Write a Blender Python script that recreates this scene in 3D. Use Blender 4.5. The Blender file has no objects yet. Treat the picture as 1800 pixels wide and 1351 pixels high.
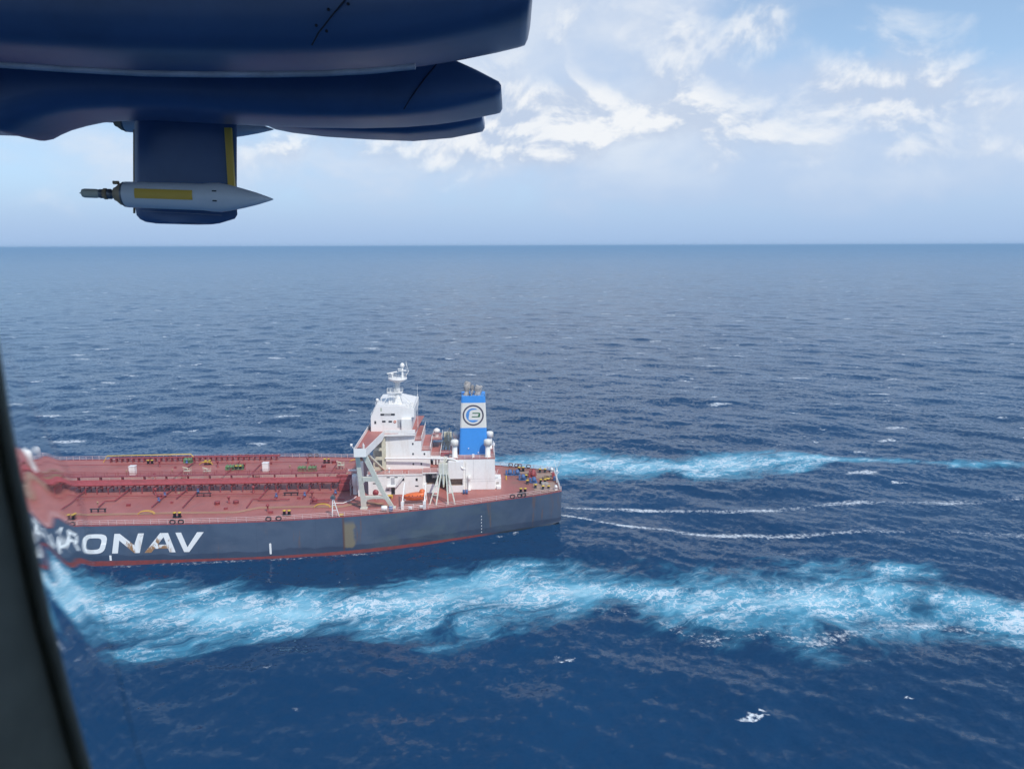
import bpy, bmesh, math, random
import numpy as np
from mathutils import Vector, Matrix
rnd = random.Random(5)
R = math.radians
sc = bpy.context.scene
col = sc.collection
# ------------------------------------------------------------------ camera
F_PX = 1400.0; CAM_Z = 75.0
PITCH = math.atan(243 / F_PX); ROLL = R(0.19)
cd = bpy.data.cameras.new('camera'); cam = bpy.data.objects.new('camera', cd); col.objects.link(cam)
cd.sensor_width = 36; cd.lens = 28; cd.clip_start = 0.02; cd.clip_end = 150000
cam.matrix_world = (Matrix.Translation((0, 0, CAM_Z)) @ Matrix.Rotation(R(90) - PITCH, 4, 'X')
                    @ Matrix.Rotation(-ROLL, 4, 'Z'))
cd.dof.use_dof = True; cd.dof.focus_distance = 200; cd.dof.aperture_fstop = 8.0
sc.camera = cam
# ------------------------------------------------------------------ world and sun
SUN_EL = R(50); SUN_AZ = R(148)      # azimuth from +Y (view direction) clockwise towards +X: behind the camera, to the right
w = bpy.data.worlds.new("World"); sc.world = w; w.use_nodes = True
wt = w.node_tree; wt.nodes.clear()


class NT:
    """tiny helper for writing node maths"""
    def __init__(s, t): s.t = t
    def n(s, kind, **k):
        o = s.t.nodes.new(kind)
        for a, b in k.items(): setattr(o, a, b)
        return o
    def set(s, sock, v):
        if isinstance(v, bpy.types.NodeSocket): s.t.links.new(v, sock)
        else: sock.default_value = v
    def m(s, op, a, b=0.0, c=0.0, clamp=False):
        o = s.n('ShaderNodeMath', operation=op, use_clamp=clamp)
        s.set(o.inputs[0], a); s.set(o.inputs[1], b)
        if op in ('MULTIPLY_ADD', 'SMOOTH_MIN', 'COMPARE'): s.set(o.inputs[2], c)
        return o.outputs[0]
    def vm(s, op, a, b=(0, 0, 0)):
        o = s.n('ShaderNodeVectorMath', operation=op); s.set(o.inputs[0], a)
        if op == 'SCALE': s.set(o.inputs['Scale'], b)
        elif op not in ('NORMALIZE', 'LENGTH'): s.set(o.inputs[1], b)
        return o.outputs[1] if op in ('LENGTH', 'DOT_PRODUCT') else o.outputs[0]
    def comb(s, x, y, z=0.0):
        o = s.n('ShaderNodeCombineXYZ'); s.set(o.inputs[0], x); s.set(o.inputs[1], y); s.set(o.inputs[2], z); return o.outputs[0]
    def sep(s, v):
        o = s.n('ShaderNodeSeparateXYZ'); s.set(o.inputs[0], v); return o.outputs
    def noise(s, v, scale, detail=4, rough=.5, dist=0.0, out=0):
        o = s.n('ShaderNodeTexNoise'); s.set(o.inputs['Vector'], v)
        o.inputs['Scale'].default_value = scale; o.inputs['Detail'].default_value = detail
        o.inputs['Roughness'].default_value = rough; o.inputs['Distortion'].default_value = dist
        return o.outputs[out]
    def ss(s, v, a, b, lo=0.0, hi=1.0):
        o = s.n('ShaderNodeMapRange', interpolation_type='SMOOTHSTEP'); s.set(o.inputs[0], v)
        s.set(o.inputs[1], a); s.set(o.inputs[2], b); s.set(o.inputs[3], lo); s.set(o.inputs[4], hi); return o.outputs[0]
    def mix(s, f, a, b):
        o = s.n('ShaderNodeMix', data_type='RGBA'); s.set(o.inputs[0], f)
        for sock, v in ((o.inputs[6], a), (o.inputs[7], b)):
            if isinstance(v, tuple) and len(v) == 3: v = (*v, 1)
            s.set(sock, v)
        return o.outputs[2]


def world_nodes():
    q = NT(wt)
    sky = q.n('ShaderNodeTexSky', sky_type='NISHITA'); sky.sun_disc = False
    sky.sun_elevation = SUN_EL; sky.sun_rotation = SUN_AZ
    sky.altitude = 0; sky.air_density = 1.0; sky.dust_density = 0.6; sky.ozone_density = 1.5
    tc = q.n('ShaderNodeTexCoord')
    x, y, z = q.sep(tc.outputs['Generated'])
    az = q.m('ARCTAN2', x, y); el = q.m('ARCSINE', z)
    p = q.comb(az, q.m('MULTIPLY', el, 1.7), 0.3)
    def blob(px, py, rx, ry, amp):
        dx = q.m('MULTIPLY', q.m('SUBTRACT', az, (px - 900) / 1400), 1400 / rx)
        dy = q.m('MULTIPLY', q.m('SUBTRACT', el, (433 - py) / 1400), 1400 / ry)
        d2 = q.m('ADD', q.m('MULTIPLY', dx, dx), q.m('MULTIPLY', dy, dy))
        return q.m('MULTIPLY', q.m('POWER', 2.718, q.m('MULTIPLY', d2, -1.0)), amp)
    def total(L, base=0.0):
        v = base
        for b in L: v = q.m('ADD', v, blob(*b))
        return v
    # broad veil
    nv = q.noise(p, 5.0, 8, .55, .2)
    veil_env = total([(1000, 30, 420, 130, .50), (1040, 185, 340, 90, .34), (1420, 240, 420, 100, .46), (300, 300, 500, 60, .16), (1300, 335, 900, 70, .30),
                      (1480, 70, 270, 70, -.30), (1600, 130, 250, 40, -.14), (950, 168, 110, 16, -.25), (40, 330, 220, 90, -.12)], -.05)
    veil = q.ss(q.m('ADD', q.m('ADD', nv, veil_env), q.ss(el, .30, .55, 0, -.34)), .40, .82)
    # bright broken puffs
    pp = q.comb(az, q.m('MULTIPLY', el, 1.25), 1.7)
    npf = q.noise(pp, 9.5, 10, .57, .35)
    up = q.noise(q.vm('ADD', pp, (0.004, 0.018, 0)), 9.5, 6, .57, .35)
    puff_env = total([(930, 235, 120, 62, .36), (1075, 205, 150, 42, .30), (1180, 120, 150, 60, .13), (1310, 95, 60, 40, .20), (1450, 182, 110, 55, .33), (1560, 235, 260, 50, .20), (1150, 245, 240, 36, .20), (1350, 295, 520, 22, .13),
                      (720, 270, 170, 35, .20), (480, 275, 90, 40, .16), (1680, 30, 120, 35, .10), (1500, 92, 60, 14, .13), (1640, 110, 200, 16, .10), (1230, 318, 70, 12, .12), (1740, 300, 120, 14, .08), (1060, 60, 220, 60, .12), (700, 330, 300, 20, .06)], -.11)
    puff = q.ss(q.m('ADD', q.m('ADD', npf, puff_env), q.ss(el, .30, .5, 0, -.4)), .44, .78)
    lit = q.ss(q.m('SUBTRACT', npf, up), -.06, .07)
    grey = (0.44, 0.52, 0.66); white = (0.78, 0.79, 0.80)
    skyc = q.vm('SCALE', sky.outputs[0], 0.112)
    # thin bright marine haze low over the horizon
    skyc = q.mix(q.ss(el, 0.0, 0.45, .68, .12), skyc, (0.36, 0.56, 0.84))
    c1 = q.mix(q.m('MULTIPLY', veil, .85), skyc, q.mix(q.ss(nv, .35, .7), (0.43, 0.53, 0.70), (0.62, 0.67, 0.75)))
    c2 = q.mix(q.m('MULTIPLY', puff, .8), c1, q.mix(lit, grey, white))
    low = q.ss(el, 0.0, 0.10)
    c3 = q.mix(low, (0.33, 0.46, 0.67), c2)
    bg = q.n('ShaderNodeBackground'); q.set(bg.inputs[0], c3); bg.inputs[1].default_value = 1.0
    out = q.n('ShaderNodeOutputWorld'); wt.links.new(bg.outputs[0], out.inputs[0])
world_nodes()
sd = bpy.data.lights.new('sun', 'SUN'); sd.energy = 2.6; sd.angle = R(0.6); sd.color = (1.0, .95, .88)
sun = bpy.data.objects.new('sun', sd); col.objects.link(sun)
sdir = Vector((math.sin(SUN_AZ) * math.cos(SUN_EL), math.cos(SUN_AZ) * math.cos(SUN_EL), math.sin(SUN_EL)))
sun.rotation_euler = sdir.to_track_quat('Z', 'Y').to_euler(); sun.location = (0, 0, 200)
sc.view_settings.view_transform = 'Standard'; sc.view_settings.look = 'None'
sc.view_settings.exposure = 0.28; sc.view_settings.gamma = 1
sc.render.engine = 'CYCLES'
sc.cycles.volume_bounces = 0; sc.cycles.max_bounces = 8


# ------------------------------------------------------------------ unprojection helpers
def ray(x, y):
    u, v = x - 900, y - 675.5
    c, s = math.cos(ROLL), math.sin(ROLL); u, v = u * c - v * s, u * s + v * c
    a, b = u / F_PX, -v / F_PX; cp, sp = math.cos(PITCH), math.sin(PITCH)
    return a, cp + b * sp, -sp + b * cp
def on_z(x, y, z):
    r = ray(x, y); t = (z - CAM_Z) / r[2]; return r[0] * t, r[1] * t
def on_y(x, y, Y):
    r = ray(x, y); t = Y / r[1]; return r[0] * t, CAM_Z + r[2] * t


# ------------------------------------------------------------------ materials
def mat(name, c, rough=.5, spec=.5, metal=0, vary=.12, scale=1.5, dirt=None, dirt_amt=.3, dirt_scale=.35, bump=0.0, streak=1.0):
    m = bpy.data.materials.new(name); m.use_nodes = True
    q = NT(m.node_tree); b = m.node_tree.nodes['Principled BSDF']
    tc = q.n('ShaderNodeTexCoord'); v = tc.outputs['Object']
    n = q.noise(v, scale, 5, .6)
    cc = q.mix(q.ss(n, .3, .7), tuple(k * (1 - vary) for k in c), tuple(min(1, k * (1 + vary)) for k in c))
    if dirt:
        mp = q.n('ShaderNodeMapping'); q.set(mp.inputs[0], v); mp.inputs['Scale'].default_value = (1, 1, 1 / streak)
        n2 = q.noise(mp.outputs[0], dirt_scale, 8, .65, .3)
        cc = q.mix(q.m('MULTIPLY', q.ss(n2, .48, .72), dirt_amt), cc, dirt)
    q.set(b.inputs['Base Color'], cc)
    b.inputs['Roughness'].default_value = rough; b.inputs['Specular IOR Level'].default_value = spec
    b.inputs['Metallic'].default_value = metal
    if bump:
        bn = q.n('ShaderNodeBump'); bn.inputs['Strength'].default_value = bump; bn.inputs['Distance'].default_value = .05
        q.set(bn.inputs['Height'], q.noise(v, scale * 2, 4)); q.set(b.inputs['Normal'], bn.outputs[0])
    return m
M = {}
M['white'] = mat('white_paint', (.84, .84, .82), .45, vary=.03, dirt=(.55, .45, .36), dirt_amt=.30, dirt_scale=.5, streak=5)
M['cream'] = mat('cream_paint_and_shade', (.62, .60, .47), .5, vary=.05, dirt=(.45, .36, .22), dirt_amt=.4, dirt_scale=.6, streak=3)  # also stands for shade on the wing web plate and front deckhouse
M['frame'] = mat('pale_grey_green_paint', (.66, .68, .59), .5, vary=.05, dirt=(.45, .40, .30), dirt_amt=.35, dirt_scale=.6, streak=3)
M['red'] = mat('red_deck_fitting_paint', (.30, .055, .06), .5, vary=.2, dirt=(.16, .06, .05), dirt_amt=.5)
M['redpipe'] = mat('red_pipe_paint', (.36, .07, .075), .45, vary=.15, dirt=(.20, .07, .06), dirt_amt=.5, dirt_scale=.2)
M['rail'] = mat('pale_pink_rail_paint', (.70, .52, .50), .5, vary=.1)
M['black'] = mat('black_fitting_paint', (.03, .03, .035), .5, vary=.2)
M['yellow'] = mat('yellow_paint', (.70, .48, .05), .5, vary=.1)
M['greenw'] = mat('green_winch_paint', (.13, .24, .11), .5, vary=.2, dirt=(.2, .12, .06), dirt_amt=.4)
M['bluew'] = mat('blue_winch_paint', (.06, .14, .33), .5, vary=.2, dirt=(.12, .10, .10), dirt_amt=.4)
M['orange'] = mat('orange_fibreglass', (.75, .16, .04), .4, vary=.08, dirt=(.40, .14, .07), dirt_amt=.25)
M['glass'] = mat('dark_window_glass', (.03, .035, .045), .12, vary=.1)
M['door'] = mat('grey_door_paint', (.42, .43, .45), .5, vary=.1)
M['fblue'] = mat('bright_blue_funnel_paint', (.055, .30, .78), .5, vary=.03)
M['fwhite'] = mat('white_funnel_paint', (.76, .75, .70), .5, vary=.02)
M['ring'] = mat('dark_grey_emblem_paint', (.075, .065, .10), .5)
M['lblue'] = mat('mid_blue_emblem_paint', (.09, .29, .68), .5)
M['lgreen'] = mat('dark_green_emblem_paint', (.06, .17, .09), .5)
M['soot'] = mat('sooty_steel', (.42, .39, .36), .6, vary=.4, scale=.8, dirt=(.03, .03, .03), dirt_amt=.8, dirt_scale=.7)
M['concrete'] = mat('tan_worn_paint', (.36, .25, .19), .6, vary=.15)
M['navy'] = mat('navy_aircraft_paint', (.060, .125, .265), .36, vary=.10, scale=1.2, dirt=(.03, .05, .10), dirt_amt=.35, dirt_scale=1.1)
M['podgrey'] = mat('pale_grey_pod_paint', (.78, .80, .80), .4, vary=.04, scale=3)
M['tan'] = mat('tan_primer_and_lit_edge', (.42, .30, .17), .5, vary=.15, scale=10)  # also paints the lit rim along the pylon's front edge
M['steel'] = mat('dull_steel', (.20, .21, .22), .4, metal=.6, vary=.2, scale=8)
M['aluyellow'] = mat('ochre_stripe', (.80, .50, .07), .5, vary=.06)
M['seam'] = mat('panel_seam_sealant', (.006, .010, .02), .6)
M['lip'] = mat('grey_edge_trim', (.30, .34, .42), .4, vary=.2, scale=6)
M['cabin'] = mat('dark_grey_window_frame', (.48, .47, .38), .75, vary=.12, scale=30)
M['cabin_light'] = mat('light_grey_cabin_trim', (.32, .34, .32), .7, vary=.08, scale=30)


def hull_material():
    m = bpy.data.materials.new('hull_paint'); m.use_nodes = True
    q = NT(m.node_tree); b = m.node_tree.nodes['Principled BSDF']
    tc = q.n('ShaderNodeTexCoord'); v = tc.outputs['Object']; x, y, z = q.sep(v)
    n = q.noise(v, .12, 6, .6, .4)
    c = q.mix(q.ss(n, .3, .7), (.054, .082, .135), (.080, .113, .172))
    # scraped paler fields, tug and fender rubbing
    n2 = q.noise(q.comb(q.m('MULTIPLY', x, .5), y, q.m('MULTIPLY', z, 1.0)), .22, 9, .68, .3)
    c = q.mix(q.m('MULTIPLY', q.ss(n2, .52, .70), .35), c, (.13, .15, .20))
    sv = q.comb(x, q.m('MULTIPLY', y, .2), q.m('MULTIPLY', z, .09))
    n3 = q.noise(sv, .9, 4, .7)
    c = q.mix(q.m('MULTIPLY', q.ss(n3, .60, .78), .5), c, (.085, .085, .09))
    n3b = q.noise(q.vm('ADD', sv, (31, 7, 2)), .5, 6, .75)
    c = q.mix(q.m('MULTIPLY', q.ss(n3b, .58, .70), .65), c, (.17, .095, .06))
    # plate seams
    wv = q.m('ABSOLUTE', q.m('SUBTRACT', q.m('FRACT', q.m('MULTIPLY', x, 1 / 14.0)), .5))
    c = q.mix(q.m('MULTIPLY', q.ss(wv, .006, .001), .25), c, (.02, .03, .06))
    # worn band above the boot top
    bz = q.m('ADD', z, q.m('MULTIPLY', q.noise(v, .15, 5), 2.2))
    c = q.mix(q.m('MULTIPLY', q.ss(bz, 2.8, 2.5), .5), c, (.020, .030, .065))
    # ochre weathered panel below the wing with its rusty edge
    wob = q.m('MULTIPLY', q.m('SUBTRACT', q.noise(v, .6, 4), .5), 1.4)
    xm = q.m('ADD', x, wob)
    box = q.m('MULTIPLY', q.ss(xm, 53.4, 54.2), q.ss(x, 56.45, 56.3))
    box = q.m('MULTIPLY', box, q.ss(q.m('ADD', z, wob), .6, 1.3)); box = q.m('MULTIPLY', box, q.ss(z, 8.3, 6.5))
    c = q.mix(q.m('MULTIPLY', box, .8), c, (.24, .20, .12))
    line = q.m('MULTIPLY', q.ss(x, 55.9, 56.3), q.ss(x, 56.75, 56.45))
    line = q.m('MULTIPLY', line, q.ss(z, -1, 1))
    c = q.mix(q.m('MULTIPLY', line, .75), c, (.11, .055, .045))
    # greenish wash aft of it
    gw = q.m('MULTIPLY', q.ss(x, 10, 22), q.ss(x, 53.5, 44))
    c = q.mix(q.m('MULTIPLY', q.m('MULTIPLY', gw, q.ss(n2, .40, .62)), .4), c, (.10, .14, .15))
    red = q.mix(q.ss(q.noise(v, .5, 7, .7), .4, .7), (.26, .055, .05), (.17, .05, .05))
    zb = q.m('ADD', z, q.m('MULTIPLY', q.m('SUBTRACT', q.noise(v, .8, 6, .7), .5), .35))
    c = q.mix(q.m('MULTIPLY', q.ss(zb, .16, .02), q.ss(x, 17, 24)), c, red)
    c = q.mix(q.m('MULTIPLY', q.ss(zb, .1, -.1), q.ss(x, 22, 15)), c, (.03, .035, .045))
    q.set(b.inputs['Base Color'], c); b.inputs['Roughness'].default_value = .42
    bn = q.n('ShaderNodeBump'); bn.inputs['Strength'].default_value = .3; bn.inputs['Distance'].default_value = .12
    q.set(bn.inputs['Height'], q.noise(v, .45, 3)); q.set(b.inputs['Normal'], bn.outputs[0])
    return m
M['hull'] = hull_material()


def deck_material():
    m = bpy.data.materials.new('deck_paint'); m.use_nodes = True
    q = NT(m.node_tree); b = m.node_tree.nodes['Principled BSDF']
    tc = q.n('ShaderNodeTexCoord'); v = tc.outputs['Object']; x, y, z = q.sep(v)
    n = q.noise(v, .10, 8, .6, .6)
    c = q.mix(q.ss(n, .35, .65), (.37, .118, .098), (.44, .158, .132))
    n2 = q.noise(q.comb(x, q.m('MULTIPLY', y, .4), 0), .5, 8, .7, .3)
    c = q.mix(q.m('MULTIPLY', q.ss(n2, .50, .72), .5), c, (.25, .13, .12))
    n4 = q.noise(v, 1.3, 5, .7)
    c = q.mix(q.m('MULTIPLY', q.ss(n4, .62, .72), .5), c, (.15, .05, .045))
    ws = q.m('ABSOLUTE', q.m('SUBTRACT', q.m('FRACT', q.m('MULTIPLY', x, 1 / 5.2)), .5))
    c = q.mix(q.m('MULTIPLY', q.ss(ws, .02, .005), .22), c, (.14, .05, .05))
    # browner worn mooring deck at the stern
    c = q.mix(q.m('MULTIPLY', q.ss(x, 17, 12), q.ss(n, .30, .6)), c, (.24, .12, .085))
    q.set(b.inputs['Base Color'], c); b.inputs['Roughness'].default_value = .5
    bn = q.n('ShaderNodeBump'); bn.inputs['Strength'].default_value = .3; bn.inputs['Distance'].default_value = .08
    q.set(bn.inputs['Height'], q.noise(v, .7, 4)); q.set(b.inputs['Normal'], bn.outputs[0])
    return m
M['deck'] = deck_material()


def letter_material():
    m = bpy.data.materials.new('white_hull_lettering'); m.use_nodes = True
    q = NT(m.node_tree); b = m.node_tree.nodes['Principled BSDF']
    tc = q.n('ShaderNodeTexCoord'); v = tc.outputs['Object']; x, y, z = q.sep(v)
    n = q.noise(q.comb(x, y, q.m('MULTIPLY', z, .5)), .8, 8, .7, .3)
    low = q.ss(z, 6.2, 2.5)
    zone = q.m('MAXIMUM', q.m('MULTIPLY', q.ss(x, 97.0, 98.2), q.ss(x, 105.6, 103.2)), q.m('MULTIPLY', q.ss(x, 105.8, 106.4), q.ss(x, 109, 108)))
    f = q.m('MULTIPLY', q.ss(q.m('ADD', n, q.m('MULTIPLY', low, .14)), .54, .64), zone)
    c = q.mix(f, (.86, .87, .86), (.36, .19, .08))
    c = q.mix(q.m('MULTIPLY', q.ss(q.noise(v, 2.5, 6, .7), .62, .7), .3), c, (.4, .35, .3))
    q.set(b.inputs['Base Color'], c); b.inputs['Roughness'].default_value = .5
    return m
M['letter'] = letter_material()


# ------------------------------------------------------------------ mesh builder
class MB:
    def __init__(s): s.v = []; s.f = []; s.sm = []
    def add(s, vs, fs, smooth=False):
        o = len(s.v); s.v += [tuple(p) for p in vs]; s.f += [tuple(i + o for i in f) for f in fs]; s.sm += [smooth] * len(fs); return s
    def box(s, x0, x1, y0, y1, z0, z1):
        return s.hexa([(x0, y0, z0), (x1, y0, z0), (x1, y1, z0), (x0, y1, z0), (x0, y0, z1), (x1, y0, z1), (x1, y1, z1), (x0, y1, z1)])
    def hexa(s, p): return s.add(p, [(0, 3, 2, 1), (4, 5, 6, 7), (0, 1, 5, 4), (1, 2, 6, 5), (2, 3, 7, 6), (3, 0, 4, 7)])
    def tube(s, pts, r, seg=8, r2=None, cap=True):
        pts = [Vector(p) for p in pts]; n = len(pts); vs = []
        for i, p in enumerate(pts):
            d = (pts[min(i + 1, n - 1)] - pts[max(i - 1, 0)]).normalized()
            a = d.cross(Vector((0, 0, 1)));
            if a.length < 1e-3: a = Vector((1, 0, 0))
            a.normalize(); b = d.cross(a)
            rr = r if r2 is None else r + (r2 - r) * i / (n - 1)
            for k in range(seg):
                t = 2 * math.pi * k / seg; vs.append(p + a * math.cos(t) * rr + b * math.sin(t) * rr)
        fs = [(i * seg + k, i * seg + (k + 1) % seg, (i + 1) * seg + (k + 1) % seg, (i + 1) * seg + k) for i in range(n - 1) for k in range(seg)]
        s.add(vs, fs, seg > 4)
        if cap: s.add(vs[:seg], [tuple(range(seg))[::-1]]); s.add(vs[-seg:], [tuple(range(seg))])
        return s
    def lathe(s, c, prof, seg=16, axis='z'):
        c = Vector(c); vs = []
        for (r, h) in prof:
            for k in range(seg):
                t = 2 * math.pi * k / seg; a, b = r * math.cos(t), r * math.sin(t)
                vs.append(c + Vector({'z': (a, b, h), 'x': (h, a, b), 'y': (a, h, b)}[axis]))
        fs = [(i * seg + k, i * seg + (k + 1) % seg, (i + 1) * seg + (k + 1) % seg, (i + 1) * seg + k) for i in range(len(prof) - 1) for k in range(seg)]
        return s.add(vs, fs, True)
    def prism(s, poly, f0, f1):
        """poly 2D list; f0/f1 map a 2D point to the two 3D faces"""
        n = len(poly); vs = [f0(*p) for p in poly] + [f1(*p) for p in poly]
        return s.add(vs, [tuple(range(n)), tuple(range(n, 2 * n))[::-1]] + [(i, (i + 1) % n, n + (i + 1) % n, n + i) for i in range(n)])
    def beam(s, a, b, w, h=None):
        """square bar from a to b"""
        h = h or w; a, b = Vector(a), Vector(b); d = (b - a).normalized()
        u = d.cross(Vector((0, 1, 0)));
        if u.length < .05: u = d.cross(Vector((0, 0, 1)))
        u.normalize(); v = d.cross(u)
        p = [q + u * i * w / 2 + v * j * h / 2 for q in (a, b) for i, j in ((-1, -1), (1, -1), (1, 1), (-1, 1))]
        return s.hexa(p)
    def build(s, name, m, parent=None, bevel=0.0, seg=2, auto=False):
        me = bpy.data.meshes.new(name); me.from_pydata([tuple(p) for p in s.v], [], s.f)
        me.polygons.foreach_set('use_smooth', s.sm if not auto else [True] * len(s.f))
        bm = bmesh.new(); bm.from_mesh(me); bmesh.ops.recalc_face_normals(bm, faces=bm.faces); bm.to_mesh(me); bm.free()
        me.materials.append(m); me.update()
        o = bpy.data.objects.new(name, me); col.objects.link(o)
        if parent: o.parent = parent
        if bevel:
            b = o.modifiers.new('bevel', 'BEVEL'); b.width = bevel; b.segments = seg; b.limit_method = 'ANGLE'; b.angle_limit = R(40)
        return o


def part(name, m, parent, build, bevel=0.0, label=None, auto=False, **k):
    b = MB(); build(b); o = b.build(name, m, parent, bevel, auto=auto)
    if label: o['label'] = label
    return o
def thing(name, label, cat, loc=(0, 0, 0), rz=0, group=None):
    o = bpy.data.objects.new(name, None); col.objects.link(o); o.location = loc; o.rotation_euler = (0, 0, rz)
    o.empty_display_size = .5; o['label'] = label; o['category'] = cat
    if group: o['group'] = group
    return o
def P(name, m, parent, *boxes, **k):
    return part(name, m, parent, lambda b: [b.box(*x) for x in boxes], **k)


# ================================================================== SEA
SEA_Z = -1.3
def build_sea():
    nr = 0; rs = [40.0]
    while rs[-1] < 90: rs.append(rs[-1] + 2.0)
    while rs[-1] < 5000: rs.append(rs[-1] * 1.0036)
    while rs[-1] < 40000: rs.append(rs[-1] * 1.02)
    rs = np.array(rs)
    fine = np.radians(np.arange(-42, 42.01, .16)); coarse = np.radians(np.arange(46, 315, 4.0))
    th = np.concatenate([fine, coarse]); nth = len(th); nr = len(rs)
    Rg, Tg = np.meshgrid(rs, th, indexing='ij')
    X = Rg * np.sin(Tg); Y = Rg * np.cos(Tg)
    dr = np.gradient(rs)[:, None] * np.ones_like(X)
    isf = (np.arange(nth) < len(fine))[None, :]
    step = np.maximum(dr, Rg * np.where(isf, .0028, .07))
    Z = np.zeros_like(X); DX = np.zeros_like(X); DY = np.zeros_like(X)
    rg = np.random.RandomState(3)
    for i in range(110):
        lam = 3.2 * (85 / 3.2) ** rg.rand()
        ang = R(-112) + rg.randn() * .85                # travelling towards and to the left of the viewer
        k = 2 * math.pi / lam; kx, ky = k * math.cos(ang), k * math.sin(ang)
        A = .0052 * lam ** .66 * (.6 + .8 * rg.rand()) * (1.0 if lam < 45 else .8)
        ph = rg.rand() * 6.283
        att = np.clip(1.6 - step * 3.0 / lam, 0, 1)
        a = kx * X + ky * Y + ph
        Z += A * att * np.cos(a); s_ = A * att * .8 * np.sin(a)
        DX -= math.cos(ang) * s_; DY -= math.sin(ang) * s_
    # ship frame
    A0 = SHIP_A; fx, fy = -math.cos(A0), -math.sin(A0); px_, py_ = math.sin(A0), -math.cos(A0)
    s = (X - SHIP_X) * fx + (Y - SHIP_Y) * fy; p = (X - SHIP_X) * px_ + (Y - SHIP_Y) * py_
    # calmer water against and behind the hull, a trough along the side
    b = np.interp(s, [-5, 0, 5.6, 16, 28.8, 43, 54, 70, 84, 100, 290, 335], [0, 9.8, 12.6, 16.2, 21.3, 25.4, 27.4, 29.8, 30.8, 31, 28, 0])
    d = np.abs(p) - b
    near = np.exp(-np.clip(d, 0, 99) / 8) * (s > -4) * (s < 330)
    Z *= 1 - .6 * near; DX *= 1 - .9 * near; DY *= 1 - .9 * near
    Z += near * (.25 * np.cos((s - 18) / 60 * 6.283 * .9) + .55)
    Z += near * .15 * np.clip((60 - s) / 45, 0, 1)
    wk = np.exp(-((p / 16) ** 2)) * (s < 2) * np.exp(np.clip(s, -900, 0) / 260)
    Z *= 1 - .5 * wk
    # foam envelopes
    def line(pts):
        c = [on_z(x, y, SEA_Z) for x, y in pts]; c = sorted(c); return np.array([q[0] for q in c]), np.array([q[1] for q in c])
    up = [(-40, 1003), (60, 1005), (150, 1010), (250, 1018), (350, 1026), (450, 1034), (550, 1040), (650, 1032), (750, 1010), (830, 993), (950, 985), (1050, 995), (1150, 1000), (1250, 1003), (1350, 998), (1450, 985), (1550, 990), (1650, 1008), (1750, 1040), (1850, 1058), (1990, 1075)]
    lo = [(-60, 1090), (60, 1095), (150, 1128), (250, 1148), (350, 1138), (450, 1125), (550, 1112), (650, 1118), (750, 1134), (830, 1115), (950, 1105), (1050, 1082), (1150, 1095), (1250, 1140), (1350, 1128), (1450, 1145), (1550, 1112), (1650, 1105), (1750, 1128), (1850, 1160), (1990, 1178)]
    ux, uy = line(up); lx, ly = line(lo)
    a_ = np.interp(X, ux, uy); b_ = np.interp(X, lx, ly)
    inx = (Y > 60) * (X > -170) * (X < 230)
    c = (a_ + b_) / 2; h = np.maximum((a_ - b_) / 2, 1)
    t = (Y - c) / h
    E1 = np.clip(1 - np.abs(t), -1, 1)
    E1 = E1 + np.interp(X, [-100, -10, 30, 70, 90, 130], [.22, .18, .04, .04, .10, .0]) * (np.abs(t) < 1.15)
    E1 = np.where(inx > 0, E1, -1)
    # denser near the ship's quarter, thinner with patches astern
    rim = np.exp(-((t + .80) / .22) ** 2) * inx * np.interp(X, [-60, 0, 30, 60, 140], [.15, .25, .62, .62, .68])
    up2 = [(700, 806), (860, 803), (950, 799), (1070, 795), (1130, 800), (1170, 805), (1220, 799), (1300, 796), (1400, 795), (1460, 799), (1550, 801), (1700, 804), (1900, 806)]
    lo2 = [(700, 826), (860, 832), (950, 836), (1070, 840), (1130, 838), (1170, 828), (1220, 838), (1300, 838), (1400, 827), (1460, 815), (1550, 813), (1700, 826), (1900, 830)]
    ux, uy = line(up2); lx, ly = line(lo2)
    a_ = np.interp(X, ux, uy); b_ = np.interp(X, lx, ly); c = (a_ + b_) / 2; h = np.maximum((a_ - b_) / 2, 1)
    E2 = np.clip(1 - np.abs((Y - c) / h), -1, 1)
    wgt = np.interp(X, [-60, -40, 0, 60, 100, 112, 125, 200], [-1, .1, .3, .22, .3, .0, -.25, -.4])
    E2 = np.where((Y > 200) & (X > -60) & (X < 400), np.minimum(E2, 1) + wgt, -1)
    E = np.maximum(E1, E2)
    W = rim
    def thin(pts, hw, g):
        xs, ys = line(pts); yc = np.interp(X, xs, ys)
        return np.exp(-((Y - yc) / hw) ** 2) * (X > xs[0]) * (X < 400) * np.interp(X, *g)
    l1 = [(984, 908), (1050, 916), (1100, 924), (1200, 932), (1280, 938), (1400, 940), (1500, 937), (1600, 934), (1740, 938), (1850, 941)]
    l2 = [(984, 894), (1080, 895), (1200, 899), (1290, 900), (1370, 892), (1450, 885), (1550, 882), (1650, 884), (1800, 878), (1900, 876)]
    hw = np.interp(X, [13, 30, 150], [.9, 1.6, 3.2])
    W = np.maximum(W, thin(l1, hw, ([0, 60, 90, 120, 200], [1.05, .95, .85, .78, .66])))
    W = np.maximum(W, thin(l2, hw * 1.15, ([0, 60, 90, 120, 200], [.95, .85, .78, .70, .6])))
    # broken froth in the slick between them near the transom, a thin line along the side
    W = np.maximum(W, .62 * np.exp(-((p / 5.5) ** 2)) * np.clip((-s) / 3, 0, 1) * np.exp(np.clip(s, -400, 0) / 22))
    W = np.maximum(W, .60 * np.exp(-((d - .7) / 1.2) ** 2) * (s > 12) * (s < 330))
    slick = wk
    co = np.stack([X + DX, Y + DY, Z], -1).reshape(-1, 3)
    me = bpy.data.meshes.new('water')
    i = np.arange(nr - 1)[:, None]; j = np.arange(nth)[None, :]; j2 = (j + 1) % nth
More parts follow.
